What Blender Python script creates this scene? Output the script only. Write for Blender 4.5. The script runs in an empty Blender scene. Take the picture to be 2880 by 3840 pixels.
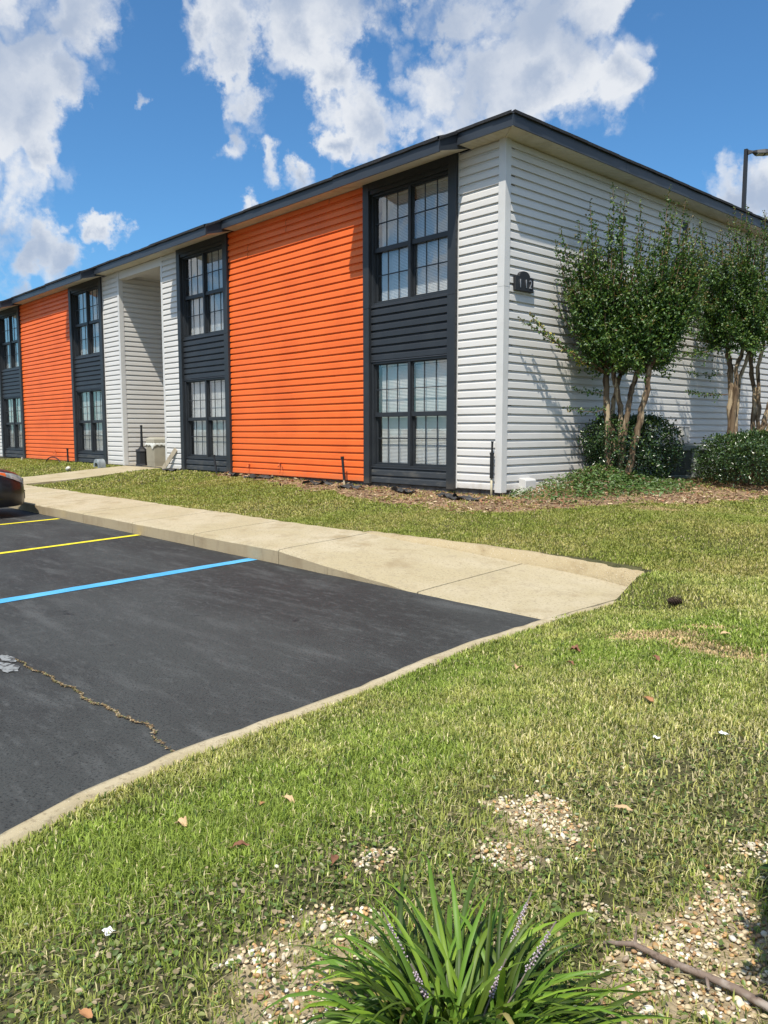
import bpy, bmesh, math, random
import numpy as np
from mathutils import Vector, Matrix
R = random.Random(7)
rng = np.random.default_rng(11)
S = bpy.context.scene
COL = S.collection
rad = math.radians

# ------------------------------------------------------------ camera
cam_d = bpy.data.cameras.new("camera"); cam = bpy.data.objects.new("camera", cam_d); COL.objects.link(cam)
fw = Vector((-0.7330, 0.6730, -0.1010)).normalized()
rt = Vector((0.6768, 0.7362, -0.0007)); rt = (rt - fw*rt.dot(fw)).normalized(); up = rt.cross(fw)
CAM = Vector((7.53, -9.286, 0.886))
cam.matrix_world = Matrix(((rt.x, up.x, -fw.x, CAM.x), (rt.y, up.y, -fw.y, CAM.y), (rt.z, up.z, -fw.z, CAM.z), (0, 0, 0, 1)))
cam_d.sensor_fit = 'HORIZONTAL'; cam_d.sensor_width = 36; cam_d.lens = 2972.0/2880*36
cam_d.clip_start = 0.05; cam_d.clip_end = 2000
S.camera = cam
# ------------------------------------------------------------ view
S.view_settings.view_transform = 'Standard'; S.view_settings.look = 'None'
S.view_settings.exposure = 0.27; S.view_settings.gamma = 1.0
# ------------------------------------------------------------ sun
TR = Vector((-0.243, 0.443, -0.863)).normalized()      # direction the light travels
sd = bpy.data.lights.new("sun", 'SUN'); sun = bpy.data.objects.new("sun", sd); COL.objects.link(sun)
sd.energy = 4.7; sd.angle = rad(0.53); sd.color = (1.0, 0.935, 0.82)
sun.rotation_euler = TR.to_track_quat('-Z', 'Y').to_euler(); sun.location = (10, -20, 30)
# ------------------------------------------------------------ world: sky texture with clouds by direction
W = bpy.data.worlds.new("World"); S.world = W; W.use_nodes = True
nt = W.node_tree; nt.nodes.clear(); L = nt.links.new
def N(t, **k):
    n = nt.nodes.new(t)
    for a, b in k.items(): setattr(n, a, b)
    return n
def M(op, a, b=None, c=None, clamp=False):
    n = N('ShaderNodeMath', operation=op); n.use_clamp = clamp
    for i, v in enumerate((a, b, c)):
        if v is None: continue
        if isinstance(v, (int, float)): n.inputs[i].default_value = v
        else: L(v, n.inputs[i])
    return n.outputs[0]
sky = N('ShaderNodeTexSky', sky_type='NISHITA'); sky.sun_disc = False
sky.sun_elevation = rad(59.6); sky.sun_rotation = math.atan2(-TR.x, -TR.y)
sky.air_density = 1.0; sky.dust_density = 0.6; sky.ozone_density = 2.5; sky.altitude = 0
tc = N('ShaderNodeTexCoord')
nz = N('ShaderNodeTexNoise'); nz.inputs['Scale'].default_value = 5.5; nz.inputs['Detail'].default_value = 9; nz.inputs['Roughness'].default_value = 0.62
L(tc.outputs['Generated'], nz.inputs['Vector'])
sub = N('ShaderNodeVectorMath', operation='SUBTRACT'); L(nz.outputs['Color'], sub.inputs[0]); sub.inputs[1].default_value = (.5, .5, .5)
scl = N('ShaderNodeVectorMath', operation='SCALE'); L(sub.outputs[0], scl.inputs[0]); scl.inputs['Scale'].default_value = 0.20
wv = N('ShaderNodeVectorMath', operation='ADD'); L(tc.outputs['Generated'], wv.inputs[0]); L(scl.outputs[0], wv.inputs[1])
def skydir(u, v): return (fw + rt*((u-1440)/2972) - up*((v-1920)/2972)).normalized()
BL = [(40,170,240),(200,110,185),(50,400,190),(200,320,140),(-150,250,330),(110,560,100),(330,190,80),
      (880,50,150),(1080,20,200),(1350,20,210),(1650,60,270),(1950,90,270),(2150,170,230),(2290,330,120),(1750,300,230),(1250,300,100),(1400,440,130),(1300,520,70),(1540,430,110),
      (700,130,80),(860,240,120),(900,380,100),(850,500,80),(980,560,55),(1110,650,55),(1980,340,150),(1180,160,110),
      (0,880,120),(130,930,130),(260,1000,100),(400,870,62),(400,920,50),(60,1040,100),(-120,960,150),(540,370,40),(910,760,45),(580,880,40),
      (2710,800,110),(2790,740,110),(2860,750,110),(2960,800,170)]
field = None
for (u, v, r) in BL:
    c = skydir(u, v)
    ds = N('ShaderNodeVectorMath', operation='DISTANCE'); L(wv.outputs[0], ds.inputs[0]); ds.inputs[1].default_value = c
    f = M('MULTIPLY_ADD', ds.outputs['Value'], -1.0/(r/2972.0*1.25), 1.0)
    field = f if field is None else M('SMOOTH_MAX', field, f, 0.16)
# unseen clouds for the rest of the sky, cover raised to brighten shaded walls: noise on directions away from the picture
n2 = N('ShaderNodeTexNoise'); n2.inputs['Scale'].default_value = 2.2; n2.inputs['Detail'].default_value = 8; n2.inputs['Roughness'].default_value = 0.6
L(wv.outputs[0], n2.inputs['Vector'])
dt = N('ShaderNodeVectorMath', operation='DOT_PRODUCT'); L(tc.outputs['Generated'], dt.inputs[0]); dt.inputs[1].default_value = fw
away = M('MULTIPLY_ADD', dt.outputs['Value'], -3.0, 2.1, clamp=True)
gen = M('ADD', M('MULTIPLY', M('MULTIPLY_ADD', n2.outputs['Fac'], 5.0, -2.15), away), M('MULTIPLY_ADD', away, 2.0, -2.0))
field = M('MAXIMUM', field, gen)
nf = N('ShaderNodeTexNoise'); nf.inputs['Scale'].default_value = 16; nf.inputs['Detail'].default_value = 8; nf.inputs['Roughness'].default_value = 0.62
L(tc.outputs['Generated'], nf.inputs['Vector'])
vr = N('ShaderNodeTexVoronoi', feature='F1'); vr.inputs['Scale'].default_value = 12; vr.inputs['Detail'].default_value = 2.0; vr.inputs['Roughness'].default_value = .55
L(wv.outputs[0], vr.inputs['Vector'])
bil = M('MULTIPLY_ADD', vr.outputs['Distance'], -1.0, 0.88)
field2 = M('ADD', M('ADD', field, bil), M('MULTIPLY_ADD', nf.outputs['Fac'], 0.55, -0.275))
mr = N('ShaderNodeMapRange', interpolation_type='SMOOTHSTEP'); L(field2, mr.inputs['Value'])
mr.inputs['From Min'].default_value = -0.02; mr.inputs['From Max'].default_value = 0.60
# cloud shade: bright edges, blue grey cores
sh = N('ShaderNodeMapRange', interpolation_type='SMOOTHSTEP'); L(M('ADD', field, M('MULTIPLY_ADD', n2.outputs['Fac'], 1.4, -0.7)), sh.inputs['Value'])
sh.inputs['From Min'].default_value = 0.3; sh.inputs['From Max'].default_value = 0.95
nm = N('ShaderNodeTexNoise'); nm.inputs['Scale'].default_value = 9; nm.inputs['Detail'].default_value = 7
L(wv.outputs[0], nm.inputs['Vector'])
shf = M('MULTIPLY', sh.outputs[0], M('MULTIPLY_ADD', vr.outputs['Distance'], 1.5, 0.10, clamp=True))
cc = N('ShaderNodeMix', data_type='RGBA'); L(shf, cc.inputs[0])
cc.inputs[6].default_value = (7.0, 7.2, 7.5, 1); cc.inputs[7].default_value = (3.7, 4.35, 5.5, 1)
# the sky colour itself a little deeper and bluer than the model's
hs = N('ShaderNodeMix', data_type='RGBA', blend_type='MULTIPLY'); hs.inputs[0].default_value = 1.0
L(sky.outputs[0], hs.inputs[6]); hs.inputs[7].default_value = (0.60, 1.03, 1.30, 1)
mx = N('ShaderNodeMix', data_type='RGBA'); L(M('MULTIPLY', mr.outputs[0], 0.94), mx.inputs[0]); L(hs.outputs[2], mx.inputs[6]); L(cc.outputs[2], mx.inputs[7])
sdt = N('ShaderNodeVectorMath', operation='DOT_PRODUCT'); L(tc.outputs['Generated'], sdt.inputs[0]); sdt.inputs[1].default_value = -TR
fill_glow = M('MULTIPLY_ADD', M('POWER', M('MAXIMUM', sdt.outputs['Value'], 0.0), 3.0), 0.5, 1.0)  # glow added around the sun, outside the frame, to lift shaded walls
am_ = M('MULTIPLY_ADD', M('SUBTRACT', fill_glow, 1.0), away, 1.0)
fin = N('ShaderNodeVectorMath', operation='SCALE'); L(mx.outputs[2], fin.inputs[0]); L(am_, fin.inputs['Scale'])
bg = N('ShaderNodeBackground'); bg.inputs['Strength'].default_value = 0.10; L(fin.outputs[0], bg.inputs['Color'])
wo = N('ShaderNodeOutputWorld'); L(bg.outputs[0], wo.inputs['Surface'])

# ------------------------------------------------------------ object helpers
def tag(o, label=None, cat=None, group=None, kind=None):
    if label: o['label'] = label
    if cat: o['category'] = cat
    if group: o['group'] = group
    if kind: o['kind'] = kind
    return o
def empty(name, loc, label, cat, group=None, rz=0):
    o = bpy.data.objects.new(name, None); COL.objects.link(o); o.location = loc; o.rotation_euler = (0, 0, rz)
    o.empty_display_size = .2
    return tag(o, label, cat, group)
class MB:
    def __init__(s): s.v = []; s.f = []; s.m = []
    def add(s, vs, fs, mi=0):
        b = len(s.v); s.v += [tuple(v) for v in vs]; s.f += [tuple(b+i for i in f) for f in fs]; s.m += [mi]*len(fs)
    def box(s, x0, x1, y0, y1, z0, z1, mi=0):
        s.add([(x0,y0,z0),(x1,y0,z0),(x1,y1,z0),(x0,y1,z0),(x0,y0,z1),(x1,y0,z1),(x1,y1,z1),(x0,y1,z1)],
              [(0,3,2,1),(4,5,6,7),(0,1,5,4),(1,2,6,5),(2,3,7,6),(3,0,4,7)], mi)
    def prism(s, prof, axis, a, b, mi=0):
        """extrude a closed profile; axis 'x': profile (y,z); 'y': profile (x,z); 'z': (x,y)"""
        def P(p, t): return (t, p[0], p[1]) if axis == 'x' else ((p[0], t, p[1]) if axis == 'y' else (p[0], p[1], t))
        n = len(prof)
        s.add([P(p, a) for p in prof]+[P(p, b) for p in prof],
              [(i, (i+1) % n, n+(i+1) % n, n+i) for i in range(n)]+[tuple(range(n-1, -1, -1)), tuple(range(n, 2*n))], mi)
    def tube(s, pts, rs, n=8, cap=True, mi=0, sq=False):
        pts = [Vector(p) for p in pts]
        if isinstance(rs, (int, float)): rs = [rs]*len(pts)
        vs = []; fs = []; ref = None
        for i, p in enumerate(pts):
            d = (pts[min(i+1, len(pts)-1)]-pts[max(i-1, 0)]).normalized()
            if ref is None:
                ref = Vector((1, 0, 0)) if abs(d.x) < .8 else Vector((0, 1, 0))
            a = (ref-d*ref.dot(d)).normalized(); b = d.cross(a); ref = a
            for k in range(n):
                t = 2*math.pi*(k+(.5 if sq else 0))/n
                vs.append(p+a*math.cos(t)*rs[i]+b*math.sin(t)*rs[i])
        m = len(pts)
        for i in range(m-1):
            for k in range(n):
                fs.append((i*n+k, i*n+(k+1) % n, (i+1)*n+(k+1) % n, (i+1)*n+k))
        if cap: fs += [tuple(range(n-1, -1, -1)), tuple(range((m-1)*n, m*n))]
        s.add(vs, fs, mi)
    def lathe(s, prof, c, n=24, mi=0):
        """prof: (r,z) list, closed top and bottom"""
        vs = []; fs = []
        for r, z in prof:
            for k in range(n):
                t = 2*math.pi*k/n; vs.append((c[0]+r*math.cos(t), c[1]+r*math.sin(t), c[2]+z))
        m = len(prof)
        for i in range(m-1):
            for k in range(n): fs.append((i*n+k, i*n+(k+1) % n, (i+1)*n+(k+1) % n, (i+1)*n+k))
        fs += [tuple(range(n-1, -1, -1)), tuple(range((m-1)*n, m*n))]
        s.add(vs, fs, mi)
    def build(s, name, mat, parent=None, smooth=False, bevel=0, label=None, rel=None):
        me = bpy.data.meshes.new(name); me.from_pydata(s.v, [], s.f)
        for m in (mat if isinstance(mat, (list, tuple)) else [mat]): me.materials.append(m)
        if any(s.m): me.polygons.foreach_set('material_index', s.m)
        if smooth: me.polygons.foreach_set('use_smooth', [True]*len(me.polygons))
        me.update()
        o = bpy.data.objects.new(name, me); COL.objects.link(o)
        if rel is not None:       # geometry given in world space, parent placed elsewhere
            me.transform(Matrix.Translation(-Vector(rel)))
        if parent: o.parent = parent
        if bevel:
            md = o.modifiers.new('bevel', 'BEVEL'); md.width = bevel; md.segments = 2; md.limit_method = 'ANGLE'; md.angle_limit = rad(40)
        if smooth:
            try:
                md = None
            except Exception: pass
        if label: o['label'] = label
        return o
def npmesh(name, V, F4=None, F3=None, mat=None, col=None, parent=None, smooth=False):
    me = bpy.data.meshes.new(name)
    n4 = 0 if F4 is None else len(F4); n3 = 0 if F3 is None else len(F3)
    me.vertices.add(len(V)); me.vertices.foreach_set('co', np.asarray(V, np.float32).ravel())
    loops = []
    st = []
    if n4: loops.append(np.asarray(F4, np.int32).ravel()); st.append(np.arange(n4)*4)
    if n3: loops.append(np.asarray(F3, np.int32).ravel()); st.append(n4*4+np.arange(n3)*3)
    loops = np.concatenate(loops); st = np.concatenate(st).astype(np.int32)
    me.loops.add(len(loops)); me.loops.foreach_set('vertex_index', loops)
    me.polygons.add(n4+n3); me.polygons.foreach_set('loop_start', st)
    if smooth: me.polygons.foreach_set('use_smooth', np.ones(n4+n3, bool))
    if col is not None:
        ca = me.color_attributes.new('Col', 'FLOAT_COLOR', 'POINT')
        c = np.ones((len(V), 4), np.float32); c[:, :3] = col; ca.data.foreach_set('color', c.ravel())
    me.update(calc_edges=True); me.validate()
    if mat: me.materials.append(mat)
    o = bpy.data.objects.new(name, me); COL.objects.link(o)
    if parent: o.parent = parent
    return o

# ------------------------------------------------------------ material helpers
def mat(name, col=(.5,.5,.5), rough=.6, spec=.5, metal=0, noise=None, bump=None, coat=0, trans=0):
    """noise: list of (scale, colour, lo, hi, stretch) layers mixed over the base colour, bump: (scale, strength, dist)"""
    m = bpy.data.materials.new(name); m.use_nodes = True; t = m.node_tree; b = t.nodes['Principled BSDF']
    b.inputs['Base Color'].default_value = (*col, 1); b.inputs['Roughness'].default_value = rough
    b.inputs['Specular IOR Level'].default_value = spec; b.inputs['Metallic'].default_value = metal
    if coat: b.inputs['Coat Weight'].default_value = coat; b.inputs['Coat Roughness'].default_value = .04
    tcn = t.nodes.new('ShaderNodeTexCoord'); src = None
    for lay in (noise or []):
        sc, c2, lo, hi = lay[:4]; st = lay[4] if len(lay) > 4 else (1, 1, 1)
        mp = t.nodes.new('ShaderNodeMapping'); mp.inputs['Scale'].default_value = st; t.links.new(tcn.outputs['Object'], mp.inputs[0])
        n = t.nodes.new('ShaderNodeTexNoise'); n.inputs['Scale'].default_value = sc; n.inputs['Detail'].default_value = 6; n.inputs['Roughness'].default_value = .6
        t.links.new(mp.outputs[0], n.inputs['Vector'])
        r = t.nodes.new('ShaderNodeMapRange'); r.interpolation_type = 'SMOOTHSTEP'; t.links.new(n.outputs['Fac'], r.inputs['Value'])
        r.inputs['From Min'].default_value = lo; r.inputs['From Max'].default_value = hi
        mxn = t.nodes.new('ShaderNodeMix'); mxn.data_type = 'RGBA'; t.links.new(r.outputs[0], mxn.inputs[0])
        if src is None: mxn.inputs[6].default_value = (*col, 1)
        else: t.links.new(src, mxn.inputs[6])
        mxn.inputs[7].default_value = (*c2, 1); src = mxn.outputs[2]
    if src is not None: t.links.new(src, b.inputs['Base Color'])
    if bump:
        n = t.nodes.new('ShaderNodeTexNoise'); n.inputs['Scale'].default_value = bump[0]; n.inputs['Detail'].default_value = 6
        mp = t.nodes.new('ShaderNodeMapping'); t.links.new(tcn.outputs['Object'], mp.inputs[0]); mp.inputs['Scale'].default_value = bump[3] if len(bump) > 3 else (1,1,1)
        t.links.new(mp.outputs[0], n.inputs['Vector'])
        bn = t.nodes.new('ShaderNodeBump'); bn.inputs['Strength'].default_value = bump[1]; bn.inputs['Distance'].default_value = bump[2]
        t.links.new(n.outputs['Fac'], bn.inputs['Height']); t.links.new(bn.outputs[0], b.inputs['Normal'])
    return m
def leafmat(name, rough=.45, spec=.5, transl=.3, colmul=1.0):
    m = bpy.data.materials.new(name); m.use_nodes = True; t = m.node_tree; b = t.nodes['Principled BSDF']; out = t.nodes['Material Output']
    a = t.nodes.new('ShaderNodeVertexColor'); a.layer_name = 'Col'
    t.links.new(a.outputs[0], b.inputs['Base Color']); b.inputs['Roughness'].default_value = rough; b.inputs['Specular IOR Level'].default_value = spec
    tr = t.nodes.new('ShaderNodeBsdfTranslucent')
    mc = t.nodes.new('ShaderNodeMix'); mc.data_type = 'RGBA'; mc.blend_type = 'MULTIPLY'; mc.inputs[0].default_value = 1
    t.links.new(a.outputs[0], mc.inputs[6]); mc.inputs[7].default_value = (1.3, 1.35, .8, 1); t.links.new(mc.outputs[2], tr.inputs[0])
    mxs = t.nodes.new('ShaderNodeMixShader'); mxs.inputs[0].default_value = transl
    t.links.new(b.outputs[0], mxs.inputs[1]); t.links.new(tr.outputs[0], mxs.inputs[2]); t.links.new(mxs.outputs[0], out.inputs[0])
    return m
MT = {}
MT['white'] = mat('white_vinyl', (.64,.62,.59), .42, .35, noise=[(1.2,(.61,.59,.56),.45,.7), (9,(.58,.555,.52),.60,.82,(.4,.4,2))], bump=(6,.15,.01,(.5,.5,3)))
MT['orange'] = mat('orange_painted_vinyl', (.80,.150,.026), .5, .35, noise=[(1.0,(.72,.128,.022),.4,.7), (14,(.74,.165,.04),.62,.85,(.3,.3,2))], bump=(5,.15,.01,(.5,.5,3)))
MT['char'] = mat('charcoal_paint', (.0225,.026,.031), .45, .4, noise=[(2.5,(.028,.032,.037),.4,.7), (18,(.045,.046,.046),.66,.88)], bump=(8,.2,.006))
MT['charbase'] = mat('charcoal_paint_dusty', (.035,.040,.046), .6, .4, noise=[(3,(.085,.082,.075),.45,.75,(1,1,3))])
MT['trim'] = mat('white_trim_metal', (.62,.61,.59), .4, .4, noise=[(2,(.56,.55,.53),.45,.7)])
MT['found'] = mat('foundation_block', (.11,.105,.10), .9, .2, noise=[(6,(.06,.055,.05),.4,.65)], bump=(40,.6,.01))
MT['shingle'] = mat('dark_shingle', (.030,.031,.034), .9, .2, noise=[(30,(.055,.055,.058),.5,.7)], bump=(60,.8,.01))
MT['fascia'] = mat('fascia_metal', (.034,.041,.052), .42, .4, noise=[(1.5,(.029,.035,.045),.4,.7,(1,1,4))], bump=(4,.3,.01))
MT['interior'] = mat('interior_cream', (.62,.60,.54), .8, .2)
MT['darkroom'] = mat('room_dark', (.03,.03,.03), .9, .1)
MT['blind'] = mat('white_blind_slat', (.66,.67,.67), .55, .3)
MT['black'] = mat('black_plastic', (.012,.012,.013), .45, .5)
MT['black2'] = mat('matte_black_metal', (.018,.018,.020), .5, .5, noise=[(20,(.035,.034,.033),.6,.8)])
MT['concrete'] = mat('sidewalk_concrete', (.40,.335,.21), .9, .15, noise=[(1.1,(.45,.385,.265),.4,.65), (2.3,(.31,.245,.145),.52,.74), (8,(.34,.285,.19),.5,.8), (45,(.27,.22,.14),.52,.7), (110,(.60,.54,.42),.60,.72)], bump=(90,.35,.004))
MT['curb'] = mat('curb_face_concrete', (.40,.325,.21), .95, .15, noise=[(2.2,(.31,.24,.15),.45,.7,(1,1,.35)), (40,(.38,.31,.21),.55,.8), (5,(.10,.075,.05),.60,.74,(1,1,.12)), (14,(.36,.29,.19),.55,.7,(1,1,.3))], bump=(70,.6,.006))
MT['rollcurb'] = mat('pebbly_curb_concrete', (.41,.33,.20), .95, .15, noise=[(5,(.32,.245,.14),.45,.7), (90,(.60,.54,.43),.60,.68), (60,(.20,.145,.085),.56,.76)], bump=(90,.9,.012))
def asphalt():
    m = mat('sealed_asphalt', (.032,.031,.029), .72, .25, noise=[(.5,(.052,.054,.051),.42,.62,(.6,1.2,1)), (2.6,(.078,.080,.077),.5,.74,(.5,2.2,1)), (16,(.075,.077,.074),.52,.76,(.5,1.5,1)), (5,(.019,.019,.019),.66,.74), (85,(.016,.017,.017),.5,.7), (150,(.12,.12,.115),.68,.78)])
    t = m.node_tree; b = t.nodes['Principled BSDF']; tcn = t.nodes['Texture Coordinate']
    src = b.inputs['Base Color'].links[0].from_socket
    warp = t.nodes.new('ShaderNodeTexNoise'); warp.inputs['Scale'].default_value = 5; warp.inputs['Detail'].default_value = 4; t.links.new(tcn.outputs['Object'], warp.inputs['Vector'])
    ad = t.nodes.new('ShaderNodeVectorMath'); ad.operation = 'MULTIPLY_ADD'; t.links.new(warp.outputs['Color'], ad.inputs[0]); ad.inputs[1].default_value = (.16,.16,0); t.links.new(tcn.outputs['Object'], ad.inputs[2])
    vor = t.nodes.new('ShaderNodeTexVoronoi'); vor.feature = 'DISTANCE_TO_EDGE'; vor.inputs['Scale'].default_value = 8.5; t.links.new(ad.outputs[0], vor.inputs['Vector'])
    r = t.nodes.new('ShaderNodeMapRange'); t.links.new(vor.outputs['Distance'], r.inputs['Value']); r.inputs['From Min'].default_value = .05; r.inputs['From Max'].default_value = .0
    # cracks show most in the near left, fading out by a large noise
    big = t.nodes.new('ShaderNodeTexNoise'); big.inputs['Scale'].default_value = .7; t.links.new(tcn.outputs['Object'], big.inputs['Vector'])
    br = t.nodes.new('ShaderNodeMapRange'); t.links.new(big.outputs['Fac'], br.inputs['Value']); br.inputs['From Min'].default_value = .38; br.inputs['From Max'].default_value = .7
    br.inputs['To Min'].default_value = .03; br.inputs['To Max'].default_value = .32
    mu = t.nodes.new('ShaderNodeMath'); mu.operation = 'MULTIPLY'; t.links.new(r.outputs[0], mu.inputs[0]); t.links.new(br.outputs[0], mu.inputs[1])
    mxn = t.nodes.new('ShaderNodeMix'); mxn.data_type = 'RGBA'; t.links.new(mu.outputs[0], mxn.inputs[0]); t.links.new(src, mxn.inputs[6]); mxn.inputs[7].default_value = (.11,.11,.11,1)
    t.links.new(mxn.outputs[2], b.inputs['Base Color'])
    n = t.nodes.new('ShaderNodeTexNoise'); n.inputs['Scale'].default_value = 130; n.inputs['Detail'].default_value = 4; t.links.new(tcn.outputs['Object'], n.inputs['Vector'])
    bn = t.nodes.new('ShaderNodeBump'); bn.inputs['Strength'].default_value = .5; bn.inputs['Distance'].default_value = .004; t.links.new(n.outputs['Fac'], bn.inputs['Height']); t.links.new(bn.outputs[0], b.inputs['Normal'])
    return m
MT['asphalt'] = asphalt()
MT['yellow'] = mat('yellow_line_paint', (.78,.66,.03), .6, .3, noise=[(25,(.62,.52,.03),.55,.8)])
MT['blue'] = mat('blue_line_paint', (.075,.34,.60), .65, .25, noise=[(14,(.05,.24,.44),.5,.8), (3,(.11,.40,.64),.4,.7), (60,(.04,.16,.28),.62,.75)])
MT['whitepaint'] = mat('faded_white_paint', (.24,.25,.25), .8, .2, noise=[(25,(.06,.06,.06),.45,.6)])
def glassmat():
    m = bpy.data.materials.new('window_glass'); m.use_nodes = True; t = m.node_tree; t.nodes.clear()
    o = t.nodes.new('ShaderNodeOutputMaterial'); mx = t.nodes.new('ShaderNodeMixShader')
    tr = t.nodes.new('ShaderNodeBsdfTransparent'); tr.inputs[0].default_value = (.95,.96,.945,1)
    gl = t.nodes.new('ShaderNodeBsdfGlossy'); gl.inputs['Roughness'].default_value = .01; gl.inputs[0].default_value = (1,.98,.94,1)
    ge = t.nodes.new('ShaderNodeNewGeometry'); dp = t.nodes.new('ShaderNodeVectorMath'); dp.operation = 'DOT_PRODUCT'; t.links.new(ge.outputs['Incoming'], dp.inputs[0]); t.links.new(ge.outputs['True Normal'], dp.inputs[1])
    def mm(op, a, b):
        q = t.nodes.new('ShaderNodeMath'); q.operation = op
        for i, v in enumerate((a, b)):
            if v is None: continue
            if isinstance(v, (int, float)): q.inputs[i].default_value = v
            else: t.links.new(v, q.inputs[i])
        return q
    fr = mm('MULTIPLY_ADD', mm('POWER', mm('SUBTRACT', 1.0, mm('ABSOLUTE', dp.outputs['Value'], None).outputs[0]).outputs[0], 5.0).outputs[0], .95); fr.inputs[2].default_value = .045
    ma = t.nodes.new('ShaderNodeMath'); ma.operation = 'MULTIPLY_ADD'; t.links.new(fr.outputs[0], ma.inputs[0]); ma.inputs[1].default_value = 1.9; ma.inputs[2].default_value = .09; ma.use_clamp = True
    nn = t.nodes.new('ShaderNodeTexNoise'); nn.inputs['Scale'].default_value = 2.5
    bn = t.nodes.new('ShaderNodeBump'); bn.inputs['Strength'].default_value = .25; bn.inputs['Distance'].default_value = .01
    tcn = t.nodes.new('ShaderNodeTexCoord'); t.links.new(tcn.outputs['Object'], nn.inputs['Vector']); t.links.new(nn.outputs['Fac'], bn.inputs['Height']); t.links.new(bn.outputs[0], gl.inputs['Normal'])
    t.links.new(ma.outputs[0], mx.inputs[0]); t.links.new(tr.outputs[0], mx.inputs[1]); t.links.new(gl.outputs[0], mx.inputs[2]); t.links.new(mx.outputs[0], o.inputs[0])
    return m
MT['glass'] = glassmat()
MT['soffit'] = mat('cream_soffit', (.60,.56,.46), .6, .3, noise=[(3,(.48,.44,.34),.45,.75)])
MT['bark'] = mat('smooth_tan_bark', (.15,.105,.065), .85, .2, noise=[(7,(.36,.28,.18),.50,.56,(1,1,.22)), (13,(.065,.042,.027),.50,.60,(1,1,.18)), (40,(.24,.17,.10),.6,.8,(1,1,.4))], bump=(14,.5,.02,(1,1,.2)))
MT['twig'] = mat('twig_bark', (.16,.10,.06), .85, .2)
MT['leaf'] = leafmat('tree_leaf', .42, .5, .22)
MT['gloss'] = leafmat('glossy_leaf', .25, .6, .12)
MT['grassblade'] = leafmat('grass_blade', .55, .3, .35)
MT['chip'] = leafmat('mulch_chip', .9, .1, .0)
MT['pebble'] = leafmat('pebble_stone', .55, .4, .0)
MT['soil'] = None

# ------------------------------------------------------------ noise in numpy
def vnoise(x, y, seed=0):
    xi = np.floor(x).astype(np.int64); yi = np.floor(y).astype(np.int64); xf = x-xi; yf = y-yi
    def h(a, b):
        n = (a*374761393+b*668265263+seed*1442695041) & 0xffffffff
        n = ((n ^ (n >> 13))*1274126177) & 0xffffffff
        return ((n ^ (n >> 16)) & 0xffff)/65535.0
    u = xf*xf*(3-2*xf); v = yf*yf*(3-2*yf)
    return (h(xi, yi)*(1-u)+h(xi+1, yi)*u)*(1-v)+(h(xi, yi+1)*(1-u)+h(xi+1, yi+1)*u)*v
def fbm(x, y, seed=0, o=4):
    s = 0; a = .5; t = 0
    for i in range(o): s = s+a*vnoise(x*2**i, y*2**i, seed+i*7); t += a; a *= .5
    return s/t
def ss(t): t = np.clip(t, 0, 1); return t*t*(3-2*t)
EY = np.array([-40,-20,-14,-12,-10.5,-9.5,-8.5,-8.24,-7.75,-7.17,-6.62,-6.23,-5.54,-4.57,-3.3,40])
EX = np.array([11,8.2,7.0,6.3,5.7,5.25,4.78,4.66,4.55,4.48,4.42,4.34,4.22,4.17,4.17,4.17])
def xe(y): return np.interp(y, EY, EX)
LOT = -.48
def gz(x, y):
    x = np.asarray(x, float); y = np.asarray(y, float)
    zb = -.09+.055*ss(-x/8)
    df = np.maximum(-y, 0)
    front = zb+(-.30-zb)*ss(df/3.3)
    side = .06-.36*ss(np.maximum(x, 0)/5.0)
    w = ss(y/1.6+.15)
    z = front*(1-w)+side*w
    z = np.where(x > 0, z+(-.30-z)*ss(np.maximum(x-1, 0)/6)*(1-w)*.3, z)
    e = np.maximum(x-xe(y), 0)+2.4*np.maximum(y+3.9, 0)
    lim = -.478+.18*ss((e-.13)/1.3)
    z2 = np.minimum(z, np.maximum(lim, -.485)); bw = ss((-y-1.0)/2.0)*ss((x-3.5)/.6); z = z*(1-bw)+z2*bw
    z = z+.035*ss((x-5.3)/2.5)*ss((-y-6)/2)
    return z+.012*(fbm(x*1.3, y*1.3, 5)-.5)
def inpoly(x, y, P):
    r = np.zeros(np.shape(x), bool); n = len(P)
    for i in range(n):
        x0, y0 = P[i]; x1, y1 = P[(i+1) % n]
        c = ((y0 > y) != (y1 > y)) & (x < (x1-x0)*(y-y0)/((y1-y0)+1e-12)+x0); r ^= c
    return r
def YB(x): return np.interp(x, [-50, .8, 1.44, 2.0, 2.8, 3.5, 4.0, 4.17, 4.3], [-3.35, -3.35, -3.30, -3.2, -3.14, -3.085, -3.14, -3.24, -3.4])
def paved(x, y, m=0.0):
    x = np.asarray(x, float); y = np.asarray(y, float)
    lot = (x < xe(y)+.065+m) & (y < -4.6+m)
    walk = (x < 4.2+m) & (y >= -4.7) & (y < YB(x)+m)
    rc = (x > .8-m) & (x < 4.2+m) & (y > -3.6) & (y < YB(x)+.13+m)
    ent = (x > -12.85-m) & (x < -10.75+m) & (y > -3.6) & (y < .1)
    bl = (x < 0+m*.2) & (y > 0-m*.2)
    return lot | walk | rc | ent | bl
MUL = [(-7.9,.2),(-7.6,-.28),(-5.1,-.62),(-4.2,-.72),(-2.6,-1.05),(-1.35,-1.35),(.31,-1.42),(1.25,-1.2),(1.9,-.2),(2.3,.8),(2.5,2.2),(2.7,4.0),(2.9,7),(2.9,14),(-.2,14),(-.2,.2)]
def mulch(x, y):
    n = (fbm(x*2.1, y*2.1, 21)-.5)*.7
    return inpoly(x+n, y+n*.8, MUL)
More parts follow.
